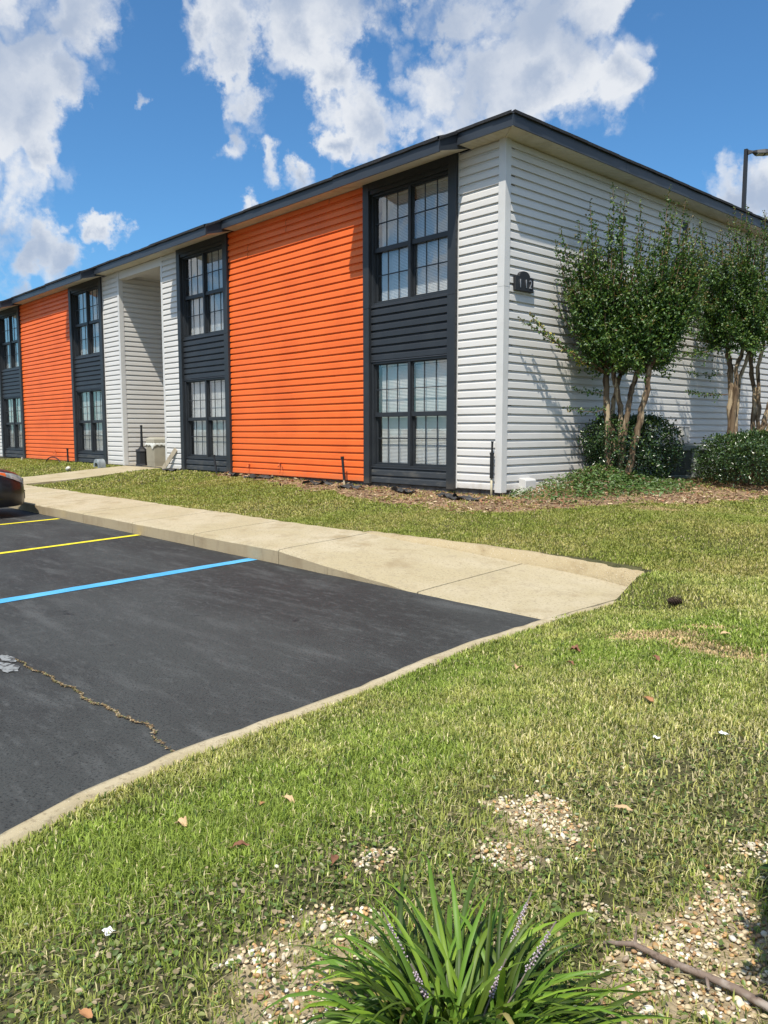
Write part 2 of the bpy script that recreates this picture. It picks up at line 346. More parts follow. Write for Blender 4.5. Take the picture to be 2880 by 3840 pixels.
GR = [(6.05,-7.33,.13),(6.2,-7.42,.13),(6.31,-7.45,.10),(5.97,-7.9,.07),(6.2,-7.62,.10),(6.12,-8.3,.17),(6.25,-8.15,.13),(6.28,-8.42,.16),(6.78,-7.5,.17),(6.87,-7.55,.15),(6.8,-7.76,.15),(6.7,-7.28,.10),(6.69,-7.08,.08),(6.55,-7.65,.07),(6.95,-7.9,.25),(7.05,-8.2,.35),(6.6,-8.6,.35),(6.9,-8.6,.3)]
def gravel(x, y):
    r = np.zeros(np.shape(x))
    for a, b, c in GR: r = np.maximum(r, 1-np.hypot(x-a, y-b)/(c*1.15))
    return np.where(r > 0, np.minimum(r, .55)+(fbm(x*8, y*8, 33)-.55)*1.9, -1)
def weedy(x, y):   # low broad leaved weeds replace lawn here
    d = (x-5.72)*.78+(y+7.5)*.05
    return ss(((x-5.75)+(y+6.9)*-.28)/.5)*ss((-y-5.9)/.5)*ss((y+9.6)/.4)
def dry(x, y):
    d = np.maximum(0, 1-np.hypot((x-5.2)/.40, (y+4.93)/.26))
    d = np.maximum(d, np.maximum(0, 1-np.hypot((x-5.65)/.34, (y+5.12)/.2)))
    d = np.maximum(d, .8*np.maximum(0, 1-np.hypot((x-5.35)/.25, (y+4.6)/.08)))
    d = np.maximum(d, np.maximum(0, 1-np.hypot((x-2.45)/.5, (y-.05)/.35)))
    return ss(d*1.8)

# ------------------------------------------------------------ ground materials
def soilmat():
    m = mat('lawn_soil', (.075,.072,.035), .95, .1, noise=[(2.0,(.10,.095,.045),.4,.7), (18,(.04,.042,.02),.45,.7), (90,(.12,.10,.06),.55,.8)], bump=(50,.8,.02))
    return m
MT['soil'] = soilmat()
MT['bedsoil'] = mat('bare_bed_soil', (.20,.125,.075), .95, .1, noise=[(3,(.30,.21,.13),.45,.7), (25,(.11,.065,.04),.5,.75), (80,(.36,.27,.18),.6,.8)], bump=(60,.9,.02))

def groundmat():
    m = soilmat(); m.name = 'lawn_bed_and_sand_ground'; t = m.node_tree; b = t.nodes['Principled BSDF']; src = b.inputs['Base Color'].links[0].from_socket
    a = t.nodes.new('ShaderNodeVertexColor'); a.layer_name = 'Col'; sp = t.nodes.new('ShaderNodeSeparateColor'); t.links.new(a.outputs[0], sp.inputs[0])
    tcn = t.nodes['Texture Coordinate']; n = t.nodes.new('ShaderNodeTexNoise'); n.inputs['Scale'].default_value = 14; n.inputs['Detail'].default_value = 6; t.links.new(tcn.outputs['Object'], n.inputs['Vector'])
    n2_ = t.nodes.new('ShaderNodeTexNoise'); n2_.inputs['Scale'].default_value = 45; n2_.inputs['Detail'].default_value = 5; t.links.new(tcn.outputs['Object'], n2_.inputs['Vector'])
    for ch, ca, cb in (('Red', (.20,.125,.075), (.34,.24,.15)), ('Green', (.20,.155,.09), (.44,.36,.24))):
        q = t.nodes.new('ShaderNodeMath'); q.operation = 'MULTIPLY_ADD'; t.links.new(n.outputs['Fac'], q.inputs[0]); q.inputs[1].default_value = .8; q.inputs[2].default_value = -.4
        q2 = t.nodes.new('ShaderNodeMath'); q2.operation = 'ADD'; t.links.new(sp.outputs[ch], q2.inputs[0]); t.links.new(q.outputs[0], q2.inputs[1])
        mr_ = t.nodes.new('ShaderNodeMapRange'); mr_.interpolation_type = 'SMOOTHSTEP'; t.links.new(q2.outputs[0], mr_.inputs['Value']); mr_.inputs['From Min'].default_value = .35; mr_.inputs['From Max'].default_value = .65
        cr = t.nodes.new('ShaderNodeMix'); cr.data_type = 'RGBA'; cr.inputs[6].default_value = (*ca, 1); cr.inputs[7].default_value = (*cb, 1); t.links.new(n2_.outputs['Fac'], cr.inputs[0])
        x = t.nodes.new('ShaderNodeMix'); x.data_type = 'RGBA'; t.links.new(mr_.outputs[0], x.inputs[0]); t.links.new(src, x.inputs[6]); t.links.new(cr.outputs[2], x.inputs[7]); src = x.outputs[2]
    t.links.new(src, b.inputs['Base Color']); return m
# terrain
def terrain():
    xs = np.concatenate([np.arange(-40, -14, .5), np.arange(-14, 9, .1), np.arange(9, 20, .5)])
    ys = np.concatenate([np.arange(-26, -11, .5), np.arange(-11, 8, .1), np.arange(8, 40, 1.0)])
    X, Y = np.meshgrid(xs, ys, indexing='ij')
    Z = gz(X, Y); ins = paved(X, Y, -.06); Z = np.where(ins, np.minimum(Z, -.62), Z)
    V = np.stack([X, Y, Z], -1).reshape(-1, 3); ny = len(ys); nx = len(xs)
    i, j = np.meshgrid(np.arange(nx-1), np.arange(ny-1), indexing='ij'); a = (i*ny+j).ravel()
    F = np.stack([a, a+ny, a+ny+1, a+1], -1)
    w1 = mulch(X, Y).astype(float); w2 = ss((gravel(X, Y)+.35)*1.6)
    for _ in range(2):
        for w in (w1, w2): w[1:-1, 1:-1] = (w[1:-1, 1:-1]*2+w[:-2, 1:-1]+w[2:, 1:-1]+w[1:-1, :-2]+w[1:-1, 2:])/6
    o = npmesh('lawn_ground', V, F4=F, mat=groundmat(), col=np.stack([w1.ravel(), w2.ravel(), 0*w1.ravel()], -1), smooth=True)
    tag(o, kind='structure')
    b = MB(); b.add([(-900,-900,-.66),(900,-900,-.66),(900,900,-.66),(-900,900,-.66)], [(0,1,2,3)])
    o = b.build('ground', MT['soil']); tag(o, kind='structure')
terrain()
# parking lot
def lot():
    b = MB(); ys = np.concatenate([np.arange(-40,-10,1.0), np.arange(-10,-4.6,.2), [-4.6]])
    vs = []; fs = []
    for y in ys: vs += [(-60, y, LOT), (float(xe(y)), y, LOT)]
    for i in range(len(ys)-1): fs.append((2*i, 2*i+1, 2*i+3, 2*i+2))
    b.add(vs, fs); o = b.build('parking_lot', MT['asphalt']); tag(o, kind='structure')
    # flush concrete edge along the lawn
    b = MB(); ys = list(np.arange(-16,-3.35,.1)); vs = []; fs = []
    for k, y in enumerate(ys):
        x = float(xe(y))+(.012 if y > -4.6 else 0); w = .075-.03*min(1, max(0, (y+4.6)/.3))+.012*math.sin(y*5.1)+.01*R.uniform(-1, 1); h = .022+.004*R.uniform(-1, 1)
        vs += [(x+.006*R.uniform(-1,1), y, LOT-.05), (x+.006*R.uniform(-1,1), y, LOT+h-.004), (x+.02, y, LOT+h), (x+w, y, LOT+h+.004), (x+w+.02, y, LOT-.05)]
    for i in range(len(ys)-1):
        for k in range(4): a = i*5+k; fs.append((a, a+1, a+6, a+5))
    b.add(vs, fs); o = b.build('concrete_edging', MT['concrete'], smooth=True); tag(o, kind='structure')
lot()
# sidewalk with curb face
def yb(x): return np.interp(x, [-50, .8, 1.44, 2.0, 2.8, 3.5, 4.0, 4.17], [-3.35, -3.35, -3.30, -3.2, -3.14, -3.085, -3.14, -3.24])
def slab_z(x, y):
    t = (y+4.6)/1.25
    zf = -.33 if x <= .8 else (-.33-.137*min(1, (x-.8)/2.0) if x < 2.85 else -.467)
    zbk = -.265 if x <= .8 else (-.265-.135*min(1, (x-.8)/2.0) if x < 2.85 else -.40-.06*min(1, (x-2.85)/1.2))
    return zf+(zbk-zf)*t
def slab(b, x0, x1, g=.009, curb=True):
    n = max(2, int(abs(x1-x0)/.15)); m = 7; vs = []; fs = []
    for i in range(n+1):
        x = x0+g+(x1-x0-2*g)*i/n
        y0 = -4.6+.008*math.sin(x*3.3)+.005*math.sin(x*11); y1 = float(yb(x))+(.02*math.sin(x*2.1)+.02*R.uniform(-1, 1) if x < .7 else -.014)
        
        prof = [(y0+.004, -.62), (y0, slab_z(x, -4.6)-.018), (y0+.012, slab_z(x, -4.6)-.003)]
        for k in range(1, m): yy = y0+(y1-y0)*k/m; prof.append((yy, slab_z(x, yy)))
        prof += [(y1, slab_z(x, y1)), (y1+.005, -.62)]
        vs += [(x, p[0], p[1]) for p in prof]
    c = len(prof)
    for i in range(n):
        for k in range(c-1):
            fs.append((i*c+k, (i+1)*c+k, (i+1)*c+k+1, i*c+k+1))
    b.add(vs, fs)
    for i, f in enumerate(fs):
        pass
    k0 = len(b.m)-len(fs)
    for i in range(n): b.m[k0+i*(c-1)] = 1
    b.add([vs[i] for i in range(c)], [tuple(range(c))]); b.add([vs[n*c+i] for i in range(c)], [tuple(range(c-1, -1, -1))])
b = MB()
xs = [-40,-30,-22,-16.2,-13.5,-11.6,-9.7,-7.9,-6.1,-4.25,-2.6,-.95,.8,2.84,4.17]
for a, c in zip(xs[:-1], xs[1:]): slab(b, a, c, .009)
o = b.build('sidewalk', [MT['concrete'], MT['curb']], smooth=True); tag(o, kind='structure')
md = o.modifiers.new('es', 'EDGE_SPLIT'); md.split_angle = rad(35)
# triangle wing of ramp slab toward the lot edge is covered by the slab; rolled curb behind the ramp
def rollcurb():
    path = [(.70,-3.35),(1.44,-3.30),(2.0,-3.20),(2.8,-3.14),(3.5,-3.085),(3.92,-3.09),(4.14,-3.13),(4.27,-3.24),(4.32,-3.40)]
    P = []
    for i in range(len(path)-1):
        for k in range(6): t = k/6; P.append(((path[i][0]*(1-t)+path[i+1][0]*t), (path[i][1]*(1-t)+path[i+1][1]*t)))
    P.append(path[-1]); n = len(P); vs = []; fs = []
    for i, (x, y) in enumerate(P):
        x2, y2 = P[min(i+1, n-1)]; x1, y1 = P[max(i-1, 0)]; dx, dy = x2-x1, y2-y1; l = math.hypot(dx, dy); nx, ny = -dy/l, dx/l   # away from slab
        zb = slab_z(min(x, 4.17), y); s = i/(n-1)
        zt = -.262-.078*ss(max(0, (s-.1)/.75)); zt = max(zt, zb+.004); h = zt-zb
        if s > .9: h *= 1-.55*(s-.9)/.1 
        j = lambda a: a*R.uniform(-1, 1)
        rg_ = .5+1.8*s; prof = [(-.025, -.05), (-.006, 0.006), (.022+j(.005*rg_), h*.42+j(.004*rg_)), (.05+j(.007*rg_), h*.80+j(.005*rg_)), (.085+j(.008*rg_), h+j(.005*rg_)), (.13+j(.01*rg_), h+j(.006*rg_)), (.17, h-.03), (.18, -.1)]
        for a, c in prof: vs.append((x+nx*a, y+ny*a, zb+c))
    c = 8
    for i in range(n-1):
        for k in range(c-1): fs.append((i*c+k, (i+1)*c+k, (i+1)*c+k+1, i*c+k+1))
    fs += [tuple(range(c)), tuple(range((n-1)*c+c-1, (n-1)*c-1, -1))]
    b = MB(); b.add(vs, fs); o = b.build('rolled_curb', MT['rollcurb'], smooth=True); tag(o, kind='structure')
rollcurb()
# entry walk and recess floor
b = MB(); vs = []; fs = []
ys = [-3.34,-2.4,-1.6,-.8,0.0]; zs = [-.262,-.21,-.14,-.07,-.018]
for y, z in zip(ys, zs): vs += [(-12.85, y, z), (-10.75, y, z)]
for i in range(4): fs.append((2*i, 2*i+1, 2*i+3, 2*i+2))
b.add(vs, fs); b.add([(-10.75,y,z) for y, z in zip(ys, zs)]+[(-10.75,0,-.6),(-10.75,-3.34,-.6)], [(0,6,5,4,3,2,1)])
b.add([(-12.85,y,z) for y, z in zip(ys, zs)]+[(-12.85,0,-.6),(-12.85,-3.34,-.6)], [(0,1,2,3,4,5,6)])
b.box(-12.845,-10.51,.006,3.2,-.3,-.012)
o = b.build('entry_walk', MT['concrete']); tag(o, kind='structure')
# painted lines
def line(name, p, q, w, m, jag=.004):
    p = Vector(p); q = Vector(q); d = (q-p).normalized(); nrm = Vector((-d.y, d.x, 0)); n = 50; vs = []; fs = []
    for i in range(n+1):
        c = p+(q-p)*i/n; a = w/2+jag*R.uniform(-1, 1); e = w/2+jag*R.uniform(-1, 1)
        vs += [tuple(c+nrm*a+Vector((0,0,LOT+.004))), tuple(c-nrm*e+Vector((0,0,LOT+.004)))]
    for i in range(n): fs.append((2*i, 2*i+1, 2*i+3, 2*i+2))
    b = MB(); b.add(vs, fs); return tag(b.build(name, m), kind='structure')
line('blue_parking_line', (.36,-4.62,0), (1.25,-10.2,0), .155, MT['blue'], .006)
line('yellow_parking_line', (-2.38,-4.62,0), (-1.15,-9.6,0), .10, MT['yellow'])
line('yellow_parking_line', (-5.10,-4.66,0), (-3.9,-9.6,0), .10, MT['yellow'])
line('yellow_parking_line', (-7.82,-4.66,0), (-6.6,-9.6,0), .10, MT['yellow'])
b = MB()
for (cx, cy, rx, ry) in [(2.74,-7.86,.13,.05),(2.55,-7.80,.10,.035)]:
    b.add([(cx+rx*math.cos(t)*(1+.2*R.uniform(-1,1)), cy+ry*math.sin(t)*(1+.2*R.uniform(-1,1)), LOT+.004+.0006*cx) for t in [i*math.pi/9 for i in range(18)]], [tuple(range(18))])
tag(b.build('faded_paint_mark', MT['whitepaint']), kind='structure')
# weedy crack
def crack():
    pts = [(4.53,-7.755),(4.2,-7.69),(3.97,-7.705),(3.75,-7.73),(3.574,-7.739),(3.35,-7.735),(3.148,-7.746),(2.937,-7.759),(2.6,-7.78)]
    V = []; F = []; C = []
    for i in range(1300):
        t = R.random()**.8; s = (1-t)*(len(pts)-1.001) if False else t*(len(pts)-1.001); k = int(s); f = s-k
        x = pts[k][0]*(1-f)+pts[k+1][0]*f; y = pts[k][1]*(1-f)+pts[k+1][1]*f
        w = .010*(1-t)**.7+.0015
        y += .012*math.sin(x*17)+.006*math.sin(x*49)+R.gauss(0, w*.5); x += R.gauss(0, w*.5)
        a = R.uniform(0, 6.28); l = R.uniform(.003, .011); h = l*.45; z = LOT+.004+R.uniform(0, .006)
        dx, dy = math.cos(a)*l, math.sin(a)*l; b0 = len(V)
        V += [(x-dx, y-dy, z), (x+dy*.45, y-dx*.45, z+R.uniform(0,.003)), (x+dx, y+dy, z+R.uniform(-.002,.004)), (x-dy*.45, y+dx*.45, z)]
        F.append((b0, b0+1, b0+2, b0+3)); c = R.choice([(.27,.19,.10),(.20,.13,.07),(.33,.27,.17),(.10,.07,.04),(.14,.15,.06)]); C += [c]*4
    o = npmesh('crack_debris', V, F4=F, mat=MT['chip'], col=np.array(C)); tag(o, 'dry tan weed debris filling the crack in the dark asphalt', 'debris', kind='stuff')
crack()

# ------------------------------------------------------------ the apartment building
H = 5.07; C0 = .127
BLD = empty('apartment_building', (0, 0, 0), 'two storey apartment block with white, orange and charcoal lap siding', 'building')
def splash(m, col, h):
    t = m.node_tree; b = t.nodes['Principled BSDF']; src = b.inputs['Base Color'].links[0].from_socket; tcn = t.nodes['Texture Coordinate']
    sp = t.nodes.new('ShaderNodeSeparateXYZ'); t.links.new(tcn.outputs['Object'], sp.inputs[0])
    n = t.nodes.new('ShaderNodeTexNoise'); n.inputs['Scale'].default_value = 7; n.inputs['Detail'].default_value = 8; n.inputs['Roughness'].default_value = .7; t.links.new(tcn.outputs['Object'], n.inputs['Vector'])
    a = t.nodes.new('ShaderNodeMath'); a.operation = 'MULTIPLY_ADD'; t.links.new(sp.outputs['Z'], a.inputs[0]); a.inputs[1].default_value = -1/h; t.links.new(n.outputs['Fac'], a.inputs[2])
    r = t.nodes.new('ShaderNodeMapRange'); r.interpolation_type = 'SMOOTHSTEP'; t.links.new(a.outputs[0], r.inputs['Value']); r.inputs['From Min'].default_value = .05; r.inputs['From Max'].default_value = .75; r.inputs['To Max'].default_value = .6
    x = t.nodes.new('ShaderNodeMix'); x.data_type = 'RGBA'; t.links.new(r.outputs[0], x.inputs[0]); t.links.new(src, x.inputs[6]); x.inputs[7].default_value = (*col, 1); t.links.new(x.outputs[2], b.inputs['Base Color'])
splash(MT['white'], (.36,.30,.22), .30); splash(MT['orange'], (.42,.17,.08), .35); splash(MT['char'], (.10,.085,.065), .40)
def siding(name, m, along, a, b_, z0, z1, off=0.0, seams=True, label=None, phase=0.0, buckle=False, parent=BLD):
    """Dutch lap siding as real geometry. along 'x': wall y=-off.. facing -y ; along 'y': wall facing +x."""
    mb = MB()
    prof = [(.0285, 0), (.0290, .003), (.0235, .078), (.0190, .086), (.0070, .100), (.0008, .114), (-.001, C0)]
    lo = z0-((z0-phase) % C0); k = 0; z = lo
    npair = int((z1-lo)/C0)+2
    while z < z1-1e-4:
        pr = k//2
        cuts = [a, b_]
        if seams and abs(b_-a) > 2:
            rr = random.Random(pr*13+int(abs(a)*10)); c = a+(b_-a)*((pr*.382+.21) % 1)*.8+(b_-a)*.1; cuts = [a, c, b_]
        for si in range(len(cuts)-1):
            extra = .0022*(si *1.6 if len(cuts) > 2 else 0)
            s0, s1 = cuts[si], cuts[si+1]
            if buckle and z > z1-.62 and si == 0 and len(cuts) > 2: extra = .010
            nn = max(1, int(abs(s1-s0)/.6)); 
            pts = []
            for (o_, h_) in prof:
                zz = min(max(z+h_, z0), z1); pts.append((o_, zz))
            vs = []; fs = []
            for i in range(nn+1):
                t = s0+(s1-s0)*i/nn; wob = .0012*math.sin(t*4.1+k*1.7)+.0008*math.sin(t*9.7+k)
                sag = .0016*math.sin(t*1.3+k*.9)
                for (o_, zz) in pts:
                    d = off+o_+extra+wob
                    vs.append((t, -d, zz+sag) if along == 'x' else (d, t, zz+sag))
            c = len(pts)
            for i in range(nn):
                for q in range(c-1): fs.append((i*c+q, (i+1)*c+q, (i+1)*c+q+1, i*c+q+1))
                # underside of the butt
            for i in range(nn):
                p0, p1 = vs[i*c], vs[(i+1)*c]
                bb = len(vs); back = off-.0015
                vs += [((p0[0], -back, p0[2]) if along == 'x' else (back, p0[1], p0[2])), ((p1[0], -back, p1[2]) if along == 'x' else (back, p1[1], p1[2]))]
                fs.append((i*c, bb, bb+1, (i+1)*c))
            mb.add(vs, fs)
            if extra and si > 0:      # end face of the lap
                q = [vs[i] for i in range(c)]
                dd = [((p[0]+.001, p[1]+.004, p[2]) if along == 'x' else (p[0]-.004, p[1], p[2])) for p in q]
                mb.add(q+dd, [(i, i+1, c+i+1, c+i) for i in range(c-1)])
        z += C0; k += 1
    return mb.build(name, m, parent, label=label)

BAYS = [(-.88, -3.03), (-7.43, -9.62), (-13.87, -16.12), (-20.45, -22.75)]
XEND = -34.0
# structural walls behind the siding (solid boxes)
b = MB()
def wallbox(x0, x1): b.box(min(x0, x1), max(x0, x1), .004, .22, -.35, H)
wallbox(-.88, 0); 
for i in range(3): 
    if i == 1: wallbox(-9.62, -10.5); wallbox(-12.872, -13.87)
    else: wallbox(BAYS[i][1], BAYS[i+1][0])
wallbox(BAYS[3][1], XEND)
b.box(-.22, -.004, .23, 14, -.35, H)       # end wall
b.box(XEND, -.23, 13.8, 14, -.35, H); b.box(XEND-.2, XEND-.01, .004, 14, -.35, H)
for xr, xl in BAYS:
    b.box(xl, xr, .004, .22, -.35, .262); b.box(xl, xr, .02, .22, 2.10, 3.01); b.box(xl, xr, .004, .22, 4.87, H)
    b.box(xl, xl+.18, .03, .22, .262, 4.87); b.box(xr-.18, xr, .03, .22, .262, 4.87)
b.build('wall', MT['found'], BLD)
# siding panels
siding('siding_panel', MT['white'], 'x', -.88, -.09, 0, H, label='white siding panel at the corner', phase=.01)
siding('siding_panel', MT['orange'], 'x', -7.43, -3.03, 0, H, label='wide orange siding panel nearest the corner', phase=.01, buckle=True)
siding('siding_panel', MT['white'], 'x', -10.42, -9.62, 0, H, label='narrow white siding panel right of the entry recess')
siding('siding_panel', MT['white'], 'x', -13.87, -12.93, 0, H, label='narrow white siding panel left of the entry recess')
siding('siding_panel', MT['orange'], 'x', -20.45, -16.12, 0, H, label='farther orange siding panel', phase=.01)
siding('siding_panel', MT['white'], 'x', XEND, -22.75, 0, H, label='white siding panel at the far left')
siding('siding_panel', MT['white'], 'y', .09, 13.9, 0, H, label='long white siding of the end wall', phase=.01)
# recess walls
b = MB(); b.box(-13.05, -12.8705, .225, 3.2, -.3, H); b.box(-10.49, -10.3, .23, 3.2, -.3, H); b.box(-12.85, -10.5, 3.0, 3.2, -.3, H); b.box(-12.85, -10.5, .01, 3.0, 4.99, 5.06)
b.build('recess_wall', MT['white'], BLD)
def recess_side():
    mb = MB(); prof = [(.0285, 0), (.0290, .003), (.0235, .078), (.0190, .086), (.0070, .100), (.0008, .114), (-.001, C0)]; z = -.01
    for k in range(40):
        vs = []
        for y in (.093, 1.1, 2.0, 3.0):
            for o_, h in prof: vs.append((-12.869+o_+.001*math.sin(y*4+k), y, z+h))
        c = 7; fs = [(i*c+q, (i+1)*c+q, (i+1)*c+q+1, i*c+q+1) for i in range(3) for q in range(c-1)]
        mb.add(vs, fs); mb.add([(-12.8465, .09, z), (-12.869, .09, z), (-12.869, 3, z), (-12.8465, 3, z)], [(0,1,2,3)]); z += C0
    mb.build('siding_panel', MT['white'], BLD, label='white siding on the side of the entry recess')
recess_side()
b = MB(); b.box(-12.0,-11.05,2.93,2.995,0,2.08); b.box(-12.08,-12.0,2.90,2.995,0,2.15); b.box(-11.05,-10.97,2.90,2.995,0,2.15); b.box(-12.0,-11.05,2.90,2.995,2.08,2.15)
dr = b.build('door', MT['char'], BLD, bevel=.004)
b = MB(); b.tube([(-11.15,2.93,1.0),(-11.15,2.87,1.0),(-11.25,2.87,1.0)], .012, 8); b.build('handle', MT['trim'], dr)
b = MB(); b.box(-12.84,-10.51,-.012,.2,4.86,5.055); b.build('recess_header', MT['white'], BLD, bevel=.004)
# corner boards
def cboard(x0, side, top=H, label=None):
    b = MB()
    if side == 'corner':
        b.prism([(-.095,-.031),(.031,-.031),(.031,.095),(.004,.095),(.004,-.001),(-.095,-.001)], 'z', -.03, 2.995)
        b.prism([(-.095,-.033),(.033,-.033),(.033,.095),(.004,.095),(.004,-.001),(-.095,-.001)], 'z', 2.99, top)
    b.build('corner_board', MT['trim'], BLD, bevel=.003)
cboard(0, 'corner')
b = MB(); b.box(-10.5,-10.42,-.031,.23,-.01,H); b.build('corner_board', MT['trim'], BLD, bevel=.003)
b = MB(); b.prism([(-12.93,-.031),(-12.838,-.031),(-12.838,.092),(-12.868,.092),(-12.868,-.001),(-12.93,-.001)], 'z', -.01, H); b.build('corner_board', MT['trim'], BLD, bevel=.003)
b = MB(); b.box(-.895+.017,-.862,-.031,0,0,H); b.build('edge_strip', MT['trim'], BLD)
for x in (-9.62,-13.87,-22.75):
    b = MB(); b.box(x-.012 if x in (-9.62,-22.75) else x+.001, x-.001 if x in (-9.62,-22.75) else x+.012, -.031, 0, 0, H); b.build('edge_strip', MT['trim'], BLD)
# window bays
ZU = (3.03, 4.87); ZL = (.275, 2.075)
def window(xl, xr, z0, z1, lab, style):
    """double unit of two double hung windows between xl and xr"""
    fr = MB(); w = xr-xl; yf = .012
    fr.box(xl, xl+.045, yf-.03, .16, z0, z1); fr.box(xr-.045, xr, yf-.03, .16, z0, z1)
    fr.box(xl+.045, xr-.045, yf-.03, .16, z1-.035, z1); fr.box(xl+.045, xr-.045, yf-.03, .16, z0, z0+.04)
    xm = (xl+xr)/2; fr.box(xm-.03, xm+.03, yf-.022, .125, z0+.04, z1-.035)
    zm = z0+(z1-z0)*.505
    root = None; panes = []
    for (a, c) in ((xl+.045, xm-.03), (xm+.03, xr-.045)):
        # upper sash sits outside the lower one
        for (s0, s1, y, bw) in ((zm-.02, z1-.035, yf+.012, .022), (z0+.04, zm+.025, yf+.045, .028)):
            fr.box(a, a+bw, y, y+.03, s0, s1); fr.box(c-bw, c, y, y+.03, s0, s1)
            fr.box(a+bw, c-bw, y, y+.03, s1-bw*.9, s1); fr.box(a+bw, c-bw, y, y+.03, s0, s0+bw*(1.0 if s0 > z0+.3 else 1.4))
            zz0 = s0+bw*(1.0 if s0 > z0+.3 else 1.4); zz1 = s1-bw*.9
            panes.append((a+bw, c-bw, zz0, zz1, y+.015))
            for f in (1/3, 2/3):
                xx = a+bw+(c-a-2*bw)*f; fr.box(xx-.009, xx+.009, y+.004, y+.0135, zz0, zz1)
            zc = (zz0+zz1)/2; fr.box(a+bw, c-bw, y+.0035, y+.0130, zc-.009, zc+.009)
    fr.box(xl+.046, xm-.031, yf+.006, yf+.046, zm-.045, zm+.032); fr.box(xm+.031, xr-.046, yf+.006, yf+.046, zm-.045, zm+.032)
    o = fr.build('window', MT['char'], BLD, bevel=.002, label=lab)
    for (a, c, p0, p1, y) in panes:
        g = MB(); g.add([(a, y, p0), (c, y, p0), (c, y, p1), (a, y, p1)], [(0, 1, 2, 3)]); g.build('pane', MT['glass'], o)
    # reveal box behind
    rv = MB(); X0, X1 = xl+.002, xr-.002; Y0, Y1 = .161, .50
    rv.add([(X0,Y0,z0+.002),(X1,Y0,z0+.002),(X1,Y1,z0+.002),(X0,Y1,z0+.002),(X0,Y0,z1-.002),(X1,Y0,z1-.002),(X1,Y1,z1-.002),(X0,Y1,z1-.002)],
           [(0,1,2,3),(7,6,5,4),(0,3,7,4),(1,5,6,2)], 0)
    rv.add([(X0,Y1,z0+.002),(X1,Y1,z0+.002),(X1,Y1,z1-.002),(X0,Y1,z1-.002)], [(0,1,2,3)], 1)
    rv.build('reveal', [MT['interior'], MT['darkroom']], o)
    bl = MB(); yb = .13
    for (a, c) in ((xl+.115, xm-.01), (xm+.025, xr-.045)):
        zb = z0+.07 if style != 'up' else z0+(z1-z0)*.06
        bl.box(a, c, yb-.012, yb+.012, zb-.02, zb); bl.box(a, c, yb-.02, yb+.02, z1-.07, z1-.035)
        z = zb+.012
        while z < z1-.075:
            t = .0116
            bl.add([(a, yb-.007, z-t), (c, yb-.007, z-t), (c, yb+.007, z+t), (a, yb+.007, z+t)], [(0, 1, 2, 3)])
            z += .0235
        for f in (.18, .82): xx = a+(c-a)*f; bl.box(xx-.0015, xx+.0015, yb-.012, yb-.010, zb, z1-.07)
    bl.build('blind', MT['blind'], o)
NAMES = ['nearest the corner', 'just right of the entry recess', 'just left of the entry recess', 'at the far left']
for (xr, xl), nm_ in zip(BAYS, NAMES):
    il, ir = xl+.15, xr-.165
    # pilasters, two lengths with a joint
    for (a, c) in ((xl, xl+.148), (xr-.165, xr)):
        b = MB(); b.box(a, c, -.082, .03, -.02, 2.985); b.box(a-.001, c+.001, -.0835, .03, 2.987, H-.01)
        b.build('pilaster', MT['char'], BLD, bevel=.003)
    b = MB(); b.box(il, ir, -.062, .012, 4.872, H-.005); b.box(il, ir, -.082, -.06, 4.94, H-.004); b.build('window_header', MT['char'], BLD, bevel=.003)
    window(il, ir, ZU[0], ZU[1], 'upper charcoal gridded window '+nm_, 'u')
    window(il, ir, ZL[0], ZL[1], 'lower charcoal gridded window '+nm_, 'l')
    siding('spandrel', MT['char'], 'x', il, ir, 2.105, 3.025, off=.0, seams=False, label='charcoal siding between the windows '+nm_, phase=2.105)
    siding('apron', MT['charbase'], 'x', il, ir, 0, .262, off=.0, seams=False, label='dusty charcoal siding below the window '+nm_, phase=.008)
    b = MB(); b.prism([(-.034,2.078),(.01,2.078),(.01,2.104),(-.020,2.104)], 'x', il-.02, ir); b.build('head_flashing', MT['char'], BLD, bevel=.002); b = MB(); b.prism([(-.030,.262),(.01,.262),(.01,.276),(-.024,.276)], 'x', il-.01, ir); b.build('sill', MT['char'], BLD, bevel=.002); b = MB()
    b.prism([(-.026,3.022),(.01,3.022),(.01,3.034),(-.020,3.034)], 'x', il-.01, ir)
    b.build('sill', MT['char'], BLD, bevel=.002)
# foundation strip
b = MB(); b.box(XEND, -.006, -.0005, .02, -.4, .004); b.box(-.02, -.0015, .021, 13.9, -.4, .004)
b.build('foundation', MT['found'], BLD)
